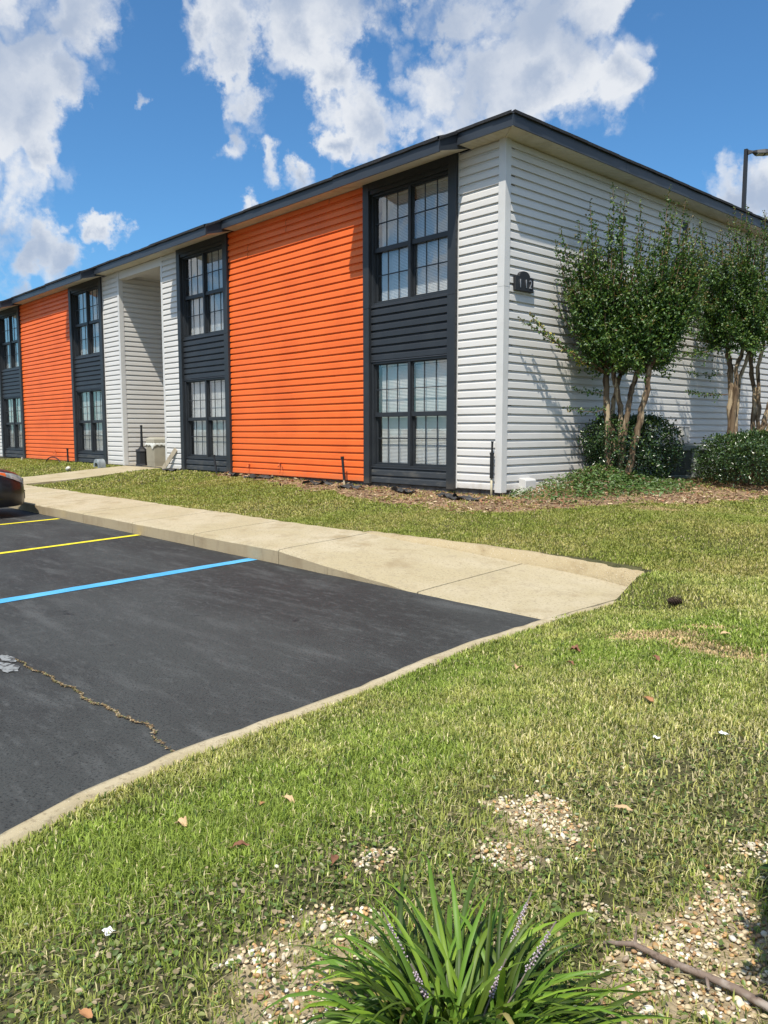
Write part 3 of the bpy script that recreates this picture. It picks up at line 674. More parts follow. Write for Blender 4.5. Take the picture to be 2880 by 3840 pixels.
# eaves: soffit, fascia, shingle edge. outline follows the jogs over the window bays
EO = .335; EX_ = .70; ZS = 5.065; ZX = 4.895; FH = .165
segs = []
def outline():
    P = [(.395, 14.3, ZS), (.395, -EO, ZS)]
    for xr, xl in BAYS:
        P += [(xr+.245, -EO, ZS), (xr+.235, -EX_, ZX), (xl-.03, -EX_, ZX), (xl-.05, -EO, ZS)]
    P += [(XEND-.4, -EO, ZS)]
    return P
PO = outline()
b = MB(); s2 = MB()
for i in range(len(PO)-1):
    p, q = Vector(PO[i]), Vector(PO[i+1]); d = Vector((q.x-p.x, q.y-p.y, 0)); l = d.length; d.normalize(); n = Vector((d.y, -d.x, 0))*-1
    # outward normal: check against the building
    mid = (p+q)/2; c = Vector((-10, 7, 0))
    if i % 4 in (1, 3) or i == 0 or True:
        n = Vector((d.y, -d.x, 0))
        if i == 0: n = Vector((1, 0, 0))
        elif abs(d.x) > .5: n = Vector((0, -1, 0))
        else: n = Vector((1, 0, 0)) if q.y < p.y else Vector((-1, 0, 0))
    N_ = max(1, int(l/1.4))
    for k in range(N_):
        a = p+(q-p)*(k/N_); e = p+(q-p)*((k+1)/N_); j = R.uniform(-.003, .003)
        an = a-n*.02; en = e-n*.02
        def up_(v, z): return (v.x, v.y, v.z+z)
        o1 = n*(.0+j)
        b.add([up_(a+o1, -.012), up_(e+o1, -.012), up_(e+o1, FH-.02), up_(a+o1, FH-.02), up_(an, -.012), up_(en, -.012), up_(en, FH), up_(an, FH)],
              [(0,1,2,3),(0,4,5,1),(4,7,6,5),(3,2,6,7),(0,3,7,4),(1,5,6,2)])
        # drip edge and shingle butt with a slightly ragged line
        m = max(1, int((e-a).length/.28)); 
        for t in range(m):
            u0 = a+(e-a)*(t/m); u1 = a+(e-a)*((t+1)/m); j1 = R.uniform(-.007, .007); jz = R.uniform(-.004, .004)
            oo = n*(.034+j1); bl_ = .22 if l > 1 else .0; bk = n*-bl_; dv = (q-p).normalized()
            bk0 = bk+(dv*bl_ if (k == 0 and t == 0 and (i == 1 or abs(p.y+EX_) < .01)) else Vector()); bk1 = bk-(dv*bl_ if (k == N_-1 and t == m-1 and (i == 0 or abs(p.y+EX_) < .01)) else Vector())
            hb = FH+(.115 if l > 1 else .03)
            s2.add([up_(u0+oo, FH-.018+jz), up_(u1+oo, FH-.018+jz), up_(u1+oo, FH+.022+jz), up_(u0+oo, FH+.022+jz), up_(u0+bk0, hb), up_(u1+bk1, hb), up_(u0-n*.01, FH-.018+jz), up_(u1-n*.01, FH-.018+jz)],
                   [(0,1,2,3),(3,2,5,4),(0,6,7,1),(0,3,4,6),(1,7,5,2)])
b.build('fascia', MT['fascia'], BLD)
s2.build('shingle_edge', MT['shingle'], BLD)
# roof slab, low pitched, with sloping extensions over the bays
b = MB(); z = ZS+FH
b.add([(.13,-.07,z+.11),(.13,14.1,z+.11),(XEND,14.1,z+.11),(XEND,-.07,z+.11),(-6,5,z+.30),(-6,9,z+.30),(-28,9,z+.30),(-28,5,z+.30)],
      [(0,1,5,4),(1,2,6,5),(2,3,7,6),(3,0,4,7),(4,5,6,7)])
b.box(XEND+.01,-.02,.01,14,H+.004,z+.05)
for xr, xl in BAYS:
    x0, x1 = xl-.045, xr+.24
    b.add([(x0,-EX_-.03,ZX+FH+.03),(x1,-EX_-.03,ZX+FH+.03),(x1,-.04,z+.115),(x0,-.04,z+.115)], [(0,1,2,3)])
b.build('roof', MT['shingle'], BLD)
# grooved soffit: boards run across the eave
b = MB()
def soff(x0, x1, y0, y1, z0, z1, axis, stepw=.10):
    # ribs run along 'axis' direction across the eave. y0/z0 is the wall side
    n = max(1, int(round(abs((x1-x0) if axis == 'y' else (y1-y0))/stepw)))
    for i in range(n):
        for (f0, f1, dz0, dz1) in ((0, .86, 0, 0), (.86, .93, 0, .006), (.93, 1.0, .006, 0)):
            if axis == 'y':
                a = x0+(x1-x0)*(i+f0)/n; c = x0+(x1-x0)*(i+f1)/n
                b.add([(a,y0,z0+dz0),(c,y0,z0+dz1),(c,y1,z1+dz1),(a,y1,z1+dz0)], [(0,1,2,3)])
            else:
                a = y0+(y1-y0)*(i+f0)/n; c = y0+(y1-y0)*(i+f1)/n
                b.add([(x0,a,z0+dz0),(x0,c,z0+dz1),(x1,c,z1+dz1),(x1,a,z1+dz0)], [(0,1,2,3)])
prev = 0.0
for xr, xl in BAYS:
    soff(xr+.24, prev, .0, -EO+.004, ZS, ZS, 'y')
    soff(xl-.04, xr+.24, -.06, -EX_+.012, ZS+.002, ZX+.002, 'y')
    prev = xl-.045
soff(XEND, prev, 0, -EO+.004, ZS, ZS, 'y')
soff(0.0, .39, -.0, 14.2, ZS, ZS, 'x')
b.add([(0,0,ZS),(.39,0,ZS),(.39,-EO+.004,ZS),(0,-EO+.004,ZS)], [(0,1,2,3)])
for xr, xl in BAYS:
    for xx in (xr+.242, xl-.042):
        b.add([(xx,-.05,ZS+.004),(xx,-EX_+.01,ZX),(xx,-EX_+.01,ZX+.06),(xx,-EO,ZS+.02)], [(0,1,2,3)], 1)
b.build('soffit', [MT['soffit'], MT['fascia']], BLD)
b = MB(); b.tube([(.005,-.005,ZS-.004),(.385,-EO+.01,ZS-.004)], .018, 4, sq=True); b.build('soffit_strip', MT['soffit'], BLD)
# frieze strip / vertical joint trim and small gable vent on the end wall
b = MB(); b.box(.001,.026,5.50,5.60,4.6,H-.003); b.box(.001,.024,5.66,5.76,4.6,H-.003); b.build('end_trim', MT['trim'], BLD)
b = MB(); b.box(.0,.03,5.22,5.42,4.55,4.80); 
for k in range(5): b.box(.03,.036,5.24,5.40,4.57+k*.045,4.59+k*.045)
b.build('wall_vent', MT['black2'], BLD)

# ------------------------------------------------------------ things on or by the walls
# house number plaque on the end wall
PL = empty('house_number_sign', (.02, .40, 3.07), 'small black arched plaque with house number 112 on the white end wall', 'house number sign')
b = MB(); hw, hh = .215, .115; pf = [(-hw,-hh),(hw,-hh),(hw,hh-.02),(hw-.06,hh-.015)]
for i in range(13):
    t = math.pi*i/12; pf.append(((hw-.085)*math.cos(t), hh-.012+.075*math.sin(t)))
pf += [(-hw+.06,hh-.015),(-hw,hh-.02)]
b.prism(pf, 'x', .0, .055); plq = b.build('plaque', MT['black2'], PL, bevel=.006)
b = MB(); b.box(.055,.062,-hw+.01,hw-.01,-hh+.005,-hh+.02); b.build('ledge', MT['black2'], PL)
numm = mat('number_silver', (.42,.42,.44), .35, .6, metal=.6)
for ch, dy, dz in (('1', -.145, -.068), ('1', -.005, -.062), ('2', .10, -.062)):
    cu = bpy.data.curves.new('digit', 'FONT'); cu.body = ch; cu.size = .175; cu.extrude = .004; cu.materials.append(numm); cu.space_character = 1
    ob = bpy.data.objects.new('tmp', cu); COL.objects.link(ob)
    dg = bpy.context.evaluated_depsgraph_get(); me = bpy.data.meshes.new_from_object(ob.evaluated_get(dg)); bpy.data.objects.remove(ob)
    me.materials.clear(); me.materials.append(numm)
    o = bpy.data.objects.new('digit', me); COL.objects.link(o); o.parent = PL
    o.matrix_local = Matrix(((0,0,1,.061),(.78,0,0,dy),(0,1,0,dz),(0,0,0,1)))
# white vent box low on end wall
b = MB(); b.prism([(.0185,-.05),(.14,-.05),(.155,.02),(.155,.14),(.13,.165),(.0185,.175)], 'y', .40, .66); o = b.build('vent_box', MT['trim'], bevel=.006)
tag(o, 'white plastic box low on the end wall beside the corner', 'utility box')
# electrical boxes
for y, h, lab in ((5.05, .27, 'left grey electrical box with conduit above the air conditioner'), (5.48, .32, 'right grey electrical box with conduit above the air conditioner')):
    t = empty('electrical_box', (.02, y, .80), lab, 'electrical box', 'electrical boxes on the end wall')
    b = MB(); b.box(.0,.10,-.12,.12,-h/2,h/2); b.box(.0,.11,-.125,.125,h/2+.001,h/2+.02); b.box(.1005,.106,-.10,.10,-h/2+.02,h/2-.02); b.build('box', mat('grey_box_paint',(.42,.42,.40),.5,.4), t, bevel=.004)
    b = MB(); b.tube([(.05,0,-h/2),(.05,0,-.85)], .018, 10); b.build('conduit', mat('grey_conduit',(.30,.31,.32),.45,.5), t, smooth=True)
# air conditioner
acm = mat('ac_grey_green', (.27,.30,.27), .5, .4, noise=[(4,(.20,.225,.20),.45,.7)]); acd = mat('ac_dark', (.03,.035,.035), .6, .3)
AC = empty('air_conditioner', (.60, 4.55, float(gz(.6,4.55))), 'grey green air conditioner unit standing between two dark shrubs', 'air conditioner')
b = MB(); r = .33
b.box(-r+.02,r-.02,-r+.02,r-.02,.06,.56); b.build('coil', acd, AC)
b = MB()
for sx in (-1,1):
    for sy in (-1,1): b.box(sx*r-.045,sx*r+.045,sy*r-.045,sy*r+.045,.03,.56)
b.box(-r-.02,r+.02,-r-.02,r+.02,.0,.06); b.box(-r-.045,r+.045,-r-.045,r+.045,.50,.60)
b.build('cabinet', acm, AC, bevel=.012)
b = MB()
for k in range(22):
    z = .075+k*.0195; b.box(-r+.046,r-.046,-r-.004,-r+.008,z,z+.008); b.box(r-.008,r+.004,-r+.046,r-.046,z,z+.008)
b.build('louvre', acm, AC)
b = MB()
for k in range(9): b.tube([((.03+k*.032)*math.cos(t),(.03+k*.032)*math.sin(t),.612) for t in [i*math.pi/12 for i in range(25)]], .004, 5, cap=False)
b.build('fan_grille', acd, AC)

# standpipe at corner
t = empty('drain_pipe', (-.10, -.10, float(gz(-.1,-.1))), 'black and tan standpipe upright at the white building corner', 'pipe')
zz = -float(gz(-.1,-.1))
b = MB(); b.tube([(0,0,-.05),(0,0,.19+zz)], .016, 10); b.build('pvc_stub', mat('old_pvc',(.50,.44,.30),.6,.3), t, smooth=True)
b = MB(); b.tube([(.002,0,.19+zz),(.004,0,.55+zz)], .030, 14); b.tube([(.004,0,.545+zz),(.004,0,.575+zz)], .036, 14); b.tube([(.004,0,.57+zz),(.008,0,.72+zz)], .016, 10); b.tube([(.008,0,.72+zz),(.008,0,.738+zz)], .020, 10); b.build('sleeve', MT['black'], t)
# sprinkler risers and stakes
def riser(x, y, h, lean, lab, pale=False, r=.024):
    g = float(gz(x, y)); t = empty('sprinkler_riser', (x, y, g), lab, 'sprinkler riser', 'black sprinkler risers along the wall')
    b = MB(); b.tube([(0,0,.10 if pale else -.03),(lean*h,0,h)], r, 10); b.tube([(lean*h,0,h-.03),(lean*h*1.03,0,h+.015)], r*1.35, 10); b.build('riser', MT['black'], t)
    if pale: b = MB(); b.tube([(-lean*.05,0,-.05),(lean*.1,0,.11)], r*.7, 8); b.build('pipe_stub', mat('old_pvc',(.50,.44,.30),.6,.3), t)
riser(-3.42,-.20,.50,-.10,'black riser on a pale stub in front of the near orange panel',True)
riser(-7.80,-.20,.40,-.30,'short black riser leaning below the window beside the near orange panel')
riser(-16.22,-.24,.42,-.03,'black riser standing in front of the far orange panel')
# hose bibs
def bib(x, z, lab, k):
    t = empty('hose_bib', (x, -.018, z), lab, 'hose bib', 'orange painted spigots')
    b = MB(); b.tube([(0,.01,0),(0,-.05,0),(0,-.07,-.02),(0,-.075,-.05)], .011, 8); b.build('spout', MT['orange'], t, smooth=True)
    b = MB(); b.tube([(0,-.035,0),(0,-.035,.035)], .006, 6); b.lathe([(.0,.035),(.026,.035),(.026,.043),(.0,.043)], (0,-.035,0), 10); b.build('handle', MT['orange'], t)
    if k: b = MB(); b.tube([(.015,.0,-.01),(.05,-.03,.0),(.10,-.05,-.02),(.09,-.06,-.12)], .007, 6); b.build('spout', MT['orange'], t)
bib(-6.75,.17,'orange spigot near the left edge of the near orange panel',0)
bib(-5.62,.23,'orange double spigot in the middle of the near orange panel',1)
bib(-17.75,.26,'orange spigot on the left of the far orange panel above the hose arch',1)
bib(-16.75,.20,'orange spigot beside the riser on the far orange panel',1)
b = MB(); P = []
for i in range(17):
    a = math.pi*i/16; P.append((-17.12-.62*math.cos(a), -.35, -.12+.24*math.sin(a)))
b.tube(P, .017, 8); tag(b.build('hose_loop', MT['black'], smooth=True), 'black hose arching out of the grass before the far orange panel', 'hose')
# ash receptacle
t = empty('cigarette_receptacle', (-12.42, .28, -.012), 'black cigarette receptacle with a tall thin neck beside the bin', 'ash bin')
b = MB(); b.lathe([(.17,0),(.185,.01),(.175,.04),(.165,.05),(.160,.36),(.175,.365),(.175,.385),(.165,.39),(.12,.44),(.07,.48),(.045,.50),(.038,.56),(.026,1.02),(.034,1.025),(.034,1.06),(.02,1.075)], (0,0,0), 8)
b.build('body', MT['black'], t)
b = MB(); b.tube([(-.16,-.09,.39),(-.13,-.10,.43),(-.10,-.09,.41)], .01, 6); b.build('latch', MT['black2'], t)
# hexagonal bin
t = empty('trash_bin', (-11.78, .45, -.012), 'beige hexagonal trash bin with a clear liner showing over its rim', 'trash bin', rz=rad(12))
bm_ = mat('bin_beige', (.27,.25,.195), .7, .3, noise=[(3,(.23,.21,.165),.45,.7)])
b = MB(); b.lathe([(.31,0),(.315,.12),(.318,.121),(.325,.62),(.322,.63)], (0,0,0), 6); b.build('body', bm_, t, bevel=.006)
b = MB(); b.lathe([(.330,.60),(.333,.70),(.31,.73),(.25,.755)], (0,0,0), 6); b.build('lid', mat('bin_lid',(.34,.32,.26),.65,.3), t, bevel=.006)
b = MB(); n = 60; vs = []; fs = []
for i in range(n+1):
    a = 2*math.pi*i/n; w = .334*math.cos(math.pi/6)/math.cos(((a+math.pi/6) % (math.pi/3))-math.pi/6)
    w = .334*math.cos(math.pi/6)/math.cos((a % (math.pi/3))-math.pi/6)
    d = .04+.03*abs(math.sin(i*.9))+(.11*max(0, math.sin(i*.55))**4)
    for f, e in ((0, .012), (.5, .03), (1, .016)): vs.append((w*math.cos(a)*(1+e/.33), w*math.sin(a)*(1+e/.33), .605-d*f+.008*math.sin(i*2.3)))
for i in range(n):
    for q in range(2): fs.append((i*3+q, (i+1)*3+q, (i+1)*3+q+1, i*3+q+1))
b.add(vs, fs); b.build('liner', mat('bin_liner_plastic',(.62,.62,.58),.25,.6), t, smooth=True)
# leaning board
b = MB(); p0 = Vector((-10.36,-.18,float(gz(-10.36,-.18))+.01)); p1 = Vector((-9.93,-.045,.47)); d = (p1-p0).normalized(); wv_ = Vector((0.25,-.9,0)).cross(d).normalized(); nn = d.cross(wv_).normalized()
vs = []
for p in (p0, p1):
    for a, c in ((-1,-1),(1,-1),(1,1),(-1,1)): vs.append(tuple(p+wv_*.058*a+nn*.010*c))
b.add(vs, [(3,2,1,0),(4,5,6,7),(0,1,5,4),(1,2,6,5),(2,3,7,6),(3,0,4,7)])
tag(b.build('wood_plank', mat('weathered_wood',(.42,.36,.27),.85,.2,noise=[(10,(.30,.25,.18),.45,.7,(3,3,.5))]), bevel=.003), 'weathered wooden board leaning on the white wall beside the bin', 'board')
# pale bucket like vent by the walk
t = empty('downspout_elbow', (-13.05, -.62, float(gz(-13.05,-.62))), 'galvanised metal cover standing in the bed left of the entry walk', 'metal cover')
b = MB(); pr = []
for i in range(13): a = math.pi*i/12; pr.append((-.16*math.cos(a), .08+.15*math.sin(a)))
prof = [(-.17,-.02)]+pr+[(.17,-.02),(.10,-.02)]+[(.10*math.cos(math.pi*i/10), .05+.08*math.sin(math.pi*i/10)) for i in range(11)]+[(-.10,-.02)]
b.prism(prof, 'y', -.10, .10); b.build('shell', mat('galvanised',(.36,.40,.42),.4,.5,metal=.4,noise=[(6,(.22,.25,.27),.45,.7)]), t, bevel=.004)
# broken white bottle / pipe end
b = MB(); b.lathe([(.02,0),(.055,.02),(.06,.05),(.06,.20),(.045,.24),(.025,.26),(.025,.30)], (0,0,0), 14)
o = b.build('plastic_jug', mat('jug_plastic',(.62,.60,.52),.5,.4), smooth=True); o.location = (-13.35,-1.35,float(gz(-13.35,-1.35))+.05); o.rotation_euler = (rad(84), 0, rad(75)); tag(o, 'white plastic jug lying on the grass left of the entry walk', 'jug')
# white stub in grass
b = MB(); b.tube([(0,0,-.05),(.02,0,.12)], .022, 8); o = b.build('pipe_stub', mat('stub_white',(.6,.58,.5),.6,.3)); o.location = (-19.6,-.45,-.06); tag(o, 'short pale pipe stub in grass near the far left window', 'pipe stub')

# ------------------------------------------------------------ lamp post behind the building
LP = empty('parking_lot_lamp', (-5.28, 19.86, -.2), 'tall dark pole lamp rising behind the building roof', 'street lamp')
b = MB(); b.tube([(0,0,0),(0,0,11.0)], [.10,.078], 4, sq=True); b.build('pole', MT['black2'], LP)
b = MB(); b.lathe([(.22,0),(.22,.05),(.15,.12),(.12,.12)], (0,0,0), 12); b.build('base', MT['black2'], LP)
hd = Vector((.80,.60,0)); sd_ = Vector((-.60,.80,0))
def hp(a, c, z): v = hd*a+sd_*c; return (v.x, v.y, z)
b = MB(); st = [(.06,.05,10.80,10.97),(.22,.06,10.86,10.93),(.34,.17,10.80,10.92),(.60,.19,10.78,10.93),(.90,.17,10.80,10.90),(1.03,.10,10.82,10.86)]
vs = []; fs = []
for a, w, z0, z1 in st: vs += [hp(a,-w,z0), hp(a,w,z0), hp(a,w*.8,z1), hp(a,-w*.8,z1)]
for i in range(len(st)-1):
    for k in range(4): fs.append((i*4+k, i*4+(k+1)%4, (i+1)*4+(k+1)%4, (i+1)*4+k))
fs += [(3,2,1,0), tuple(range(len(st)*4-4, len(st)*4))]
b.add(vs, fs); b.build('lamp_head', MT['black2'], LP, bevel=.01)
for a0, a1 in ((.36,.58),(.64,.88)):
    b = MB(); b.add([hp(a0,-.13,10.775),hp(a1,-.13,10.777),hp(a1,.13,10.777),hp(a0,.13,10.775),hp(a0,-.13,10.80),hp(a1,-.13,10.80),hp(a1,.13,10.80),hp(a0,.13,10.80)], [(0,3,2,1),(4,5,6,7),(0,1,5,4),(1,2,6,5),(2,3,7,6),(3,0,4,7)])
    b.build('led_panel', mat('led_lens',(.62,.60,.50),.3,.5), LP)

# ------------------------------------------------------------ foliage
def nrm(a): return a/np.maximum(np.linalg.norm(a, axis=-1, keepdims=True), 1e-9)
def leaves(name, P, D, Nn, ln, wd, col, m, parent=None, fold=.25, obj=True, org=None):
    """P base points, D leaf direction, Nn leaf normal; 6-vertex folded leaf with a pointed tip"""
    P = np.asarray(P, float); D = nrm(np.asarray(D, float)); Nn = np.asarray(Nn, float); Nn = nrm(Nn-D*np.sum(Nn*D, -1, keepdims=True)); Sx = np.cross(D, Nn)
    ln = np.asarray(ln)[:, None]; wd = np.asarray(wd)[:, None]
    v0 = P; v1 = P+D*ln*.35+Sx*wd*.5+Nn*wd*fold; v2 = P+D*ln*.75+Sx*wd*.38+Nn*wd*fold*.7-Nn*ln*.04; v3 = P+D*ln-Nn*ln*.12
    v4 = P+D*ln*.75-Sx*wd*.38+Nn*wd*fold*.7-Nn*ln*.04; v5 = P+D*ln*.35-Sx*wd*.5+Nn*wd*fold; 
    V = np.stack([v0, v1, v2, v3, v4, v5], 1).reshape(-1, 3)
    if org is not None: V = V-np.asarray(org)
    n = len(P); b = (np.arange(n)*6)[:, None]
    F = np.concatenate([b+np.array([[0, 1, 2, 3]]), b+np.array([[0, 3, 4, 5]])], 0)
    c = np.repeat(np.asarray(col), 6, 0)
    return npmesh(name, V, F4=F, mat=m, col=c, parent=parent)
rtH = np.array([.677, .736, 0]); fwH = np.array([-.7366, .6763, 0])

def myrtle(loc, lab, trunks, tips, seed, low=()):
    rg = np.random.default_rng(seed); loc = np.array(loc, float)
    T = empty('crape_myrtle', tuple(loc), lab, 'tree', 'crape myrtles along the end wall')
    tb = MB(); heads = []
    for (pts, r0) in trunks:
        P = [Vector(p) for p in pts]; Q = []
        for i in range(len(P)-1):
            for k in range(5):
                f = k/5; Q.append(P[i].lerp(P[i+1], f)+Vector(rg.normal(0, .008, 3)))
        Q.append(P[-1]); n = len(Q)
        tb.tube(Q, [r0*(1.45-.25*min(1, i/4)-.30*i/n)*(1+.09*math.sin(i*1.9)) for i in range(n)], 10); heads.append((Q[-1], Q[-1]-Q[-4], r0*.6))
    PP = []; DD = []; NN = []; LN = []; WD = []; CC = []
    st = MB()
    for (tip, kind) in tips:
        tip = np.array(tip, float)
        # nearest head
        hd_ = min(heads, key=lambda h: (h[0].x-tip[0])**2+(h[0].y-tip[1])**2+rg.uniform(0, .08)); s = np.array(hd_[0]); s = s+rg.normal(0, .02, 3)
        if kind == 'low': s = np.array([s[0]*.6, s[1]*.6, min(s[2], tip[2]-.05) if tip[2] < s[2] else s[2]])
        Lh = np.linalg.norm(tip-s); 
        mid = s+(tip-s)*.45; out = (tip-s)*np.array([1, 1, 0]); mid = mid+out*.18-np.array([0, 0, .06*Lh])
        if kind == 'low': mid = s+(tip-s)*.5+np.array([0, 0, -.10])
        tt = np.linspace(0, 1, 14)[:, None]; C = (1-tt)**2*s+2*tt*(1-tt)*mid+tt**2*tip; C[1:-1] += rg.normal(0, .012, (12, 3))
        C[:, 0] = np.maximum(C[:, 0], .12-loc[0])
        st.tube(C.tolist(), [(.013*(1-.88*i/13)+.001)*(min(1.2, Lh/1.6)) for i in range(14)], 5, cap=False)
        nt_ = int(Lh/.030)
        f0 = .12 if kind != 'bush' else .35
        if kind == 'bush': nt_ = int(nt_*1.5)+8
        for q in range(nt_):
            f = f0+(1-f0)*(q+rg.random())/nt_
            x = f*13; i = min(12, int(x)); p = C[i]+(C[i+1]-C[i])*(x-i); ax = nrm(C[i+1]-C[i])
            a = rg.uniform(0, 6.283); u1 = nrm(np.cross(ax, [.3, .1, .9]+rg.normal(0, .1, 3))); u2 = np.cross(ax, u1); rdir = u1*math.cos(a)+u2*math.sin(a)
            tl = rg.uniform(.10, .28) if kind == 'bush' else (.30*(1-f)**.75+.055)*rg.uniform(.45, 1.15)*(.42 if kind in ('low', 'yellow') else 1); td = nrm(rdir*.8+ax*.75+np.array([0, 0, .15]))
            nl = max(3, int(tl/.021))
            for w in range(nl):
                g = (w+.5)/nl; bp = p+td*tl*g+np.array([0, 0, -.05*g*g*tl])
                la = nrm(td*.5+rg.normal(0, .75, 3)+np.array([0, 0, -.05])); PP.append(bp); DD.append(la); NN.append(rg.normal(0, .55, 3)+np.array([0, 0, .9])+.25*rdir)
                l_ = rg.uniform(.034, .056)*(1-.3*(f > .93)); LN.append(l_); WD.append(l_*rg.uniform(.55, .72))
                h = rg.random(); e = rg.uniform(.75, 1.3)
                base = np.array([.066, .135, .026])
                if h < .25: base = np.array([.034, .072, .024])
                elif h < .45: base = np.array([.125, .185, .030])
                young = max(0, (f-.80)/.2)*(g > .3)
                if rg.random() < young*.65: base = np.array([.15, .105, .03]) if rg.random() < .5 else np.array([.11, .14, .03])
                if kind == 'yellow' and rg.random() < .5: base = np.array([.42, .36, .07])
                CC.append(base*e)
    PP = np.array(PP); PP[:, 0] = np.maximum(PP[:, 0], .05-loc[0]+rg.uniform(0, .05, len(PP)))
    tb.build('trunk', MT['bark'], T, smooth=True)
    st.build('branch', MT['twig'], T, smooth=True)
    leaves('crown', PP, DD, NN, LN, WD, CC, MT['leaf'], parent=T)
    return len(PP)

def px2(u, v, d, base):   # a point seen at u,v at depth d, relative to base: only used to give the real trees their measured shape
    P = CAM+(fw+rt*((u-1440)/2972)-up*((v-1920)/2972))*d
    return np.array(P)-np.array(base)
# tree 1, shape measured from the photograph at its real distance
B1 = (.76, 1.80, float(gz(.76, 1.8))-.02)
def t1(pts, d=12.5): return [Vector(px2(u, v, d+dd, B1)) for (u, v, dd) in pts]
tr1 = [(t1([(2284,1850,0),(2282,1700,.0),(2278,1540,.02),(2274,1400,.05)]), .050),
       (t1([(2300,1850,.05),(2325,1640,.1),(2330,1540,.08),(2312,1450,.0),(2298,1390,-.05)]), .040),
       (t1([(2318,1850,.0),(2335,1680,-.05),(2352,1540,-.1),(2372,1450,-.1),(2402,1365,-.15)]), .040),
       (t1([(2340,1850,-.05),(2368,1720,-.1),(2398,1580,-.12),(2425,1460,-.15),(2432,1370,-.2)]), .047),
       (t1([(2295,1850,.12),(2298,1650,.22),(2300,1500,.3),(2330,1400,.4)]), .036)]
rg0 = np.random.default_rng(3)
def tipP(u, v, base, d0, dd):
    P = px2(u, v, d0+dd, base)
    for _ in range(30):
        if P[0]+base[0] > .18: break
        dd -= .06; P = px2(u, v, d0+dd, base)
    return P
T1 = [(1945,1188,'low'),(1985,1170,'yellow'),(2062,1125,'low'),(2082,905,''),(2104,858,''),(2212,755,''),(2172,832,''),(2300,690,''),(2345,730,''),(2402,755,''),(2285,800,''),
      (2510,700,''),(2572,750,''),(2592,816,''),(2628,822,''),(2480,850,''),(2440,870,''),(2150,990,''),(2150,1170,''),(2632,905,''),(2655,985,''),(2640,1100,''),(2560,1280,''),(2165,1385,'low'),(2142,1455,'low'),(2115,1525,'low'),
      (2330,760,''),(2540,760,''),(2235,850,''),(2520,800,''),(2420,830,''),(2600,860,''),(2120,1000,'')]
for k in range(44): T1.append((rg0.uniform(2160, 2640), rg0.uniform(830, 1180), ''))
for k in range(30): T1.append((rg0.uniform(2170, 2560), rg0.uniform(1150, 1350), ''))
for k in range(46): T1.append((rg0.uniform(2200, 2530), rg0.uniform(1130, 1380), 'bush'))
for k in range(30): T1.append((rg0.uniform(2130, 2660), rg0.uniform(900, 1150), 'bush'))
tips = [(tipP(u, v, B1, 12.5, rg0.uniform(-.55, .55) if k_ != 'low' else rg0.uniform(-.2, .3)), k_) for u, v, k_ in T1]
n1_ = myrtle(B1, 'full leafy crape myrtle with the widest vase crown, nearest the building corner', tr1, tips, 5)
B2 = (1.0, 5.35, float(gz(1.0, 5.35))-.02)
d2 = 14.75
def t2(pts, B, d): return [Vector(px2(u, v, d+dd, B)) for (u, v, dd) in pts]
tr2 = [(t2([(2735,1790,0),(2738,1600,0),(2742,1480,0),(2738,1380,.05),(2728,1300,.1)], B2, d2), .052),
       (t2([(2752,1790,0),(2742,1640,-.06),(2760,1480,-.08),(2762,1390,-.08),(2790,1300,-.1)], B2, d2), .040),
       (t2([(2745,1790,.1),(2760,1560,.2),(2775,1420,.25),(2810,1320,.3)], B2, d2), .034)]
T2 = [(2757,778,''),(2803,772,''),(2703,863,''),(2626,835,''),(2690,880,''),(2873,800,''),(2840,850,''),(2730,810,''),(2580,1395,'low'),(2568,1465,'low'),(2560,1330,''),(2560,1230,''),(2600,1150,''),(2630,1020,''),(2780,800,''),(2820,820,'')]
for k in range(38): T2.append((rg0.uniform(2620, 2900), rg0.uniform(860, 1200), ''))
for k in range(26): T2.append((rg0.uniform(2610, 2890), rg0.uniform(950, 1360), 'bush'))
for k in range(20): T2.append((rg0.uniform(2600, 2860), rg0.uniform(1150, 1300), ''))
tips = [(tipP(u, v, B2, d2, rg0.uniform(-.6, .5)), k_) for u, v, k_ in T2]
myrtle(B2, 'crape myrtle with twin trunks rising behind the right clipped shrub', tr2, tips, 6)
B3 = (1.25, 6.6, float(gz(1.25, 6.6))-.02); d3 = 15.4
tr3 = [(t2([(2826,1790,0),(2822,1600,0),(2832,1500,0),(2818,1380,.05),(2815,1300,.1)], B3, d3), .042),
       (t2([(2834,1790,0),(2842,1600,-.06),(2846,1480,-.08),(2842,1380,-.08),(2860,1300,-.1)], B3, d3), .036),
       (t2([(2836,1790,-.1),(2852,1620,-.12),(2880,1540,-.1),(2905,1450,-.1),(2930,1330,-.1)], B3, d3), .046),
       (t2([(2850,1790,-.2),(2868,1640,-.2),(2900,1560,-.2),(2960,1440,-.2),(2990,1330,-.1)], B3, d3), .036)]
T3 = [(2868,790,''),(2925,760,''),(2980,790,''),(3060,840,''),(3100,900,''),(2800,900,'')]
for k in range(44): T3.append((rg0.uniform(2780, 3140), rg0.uniform(850, 1250), ''))
tips = [(tipP(u, v, B3, d3, rg0.uniform(-.6, .5)), k_) for u, v, k_ in T3]
myrtle(B3, 'crape myrtle with several splayed trunks at the right edge of the photo', tr3, tips, 8)

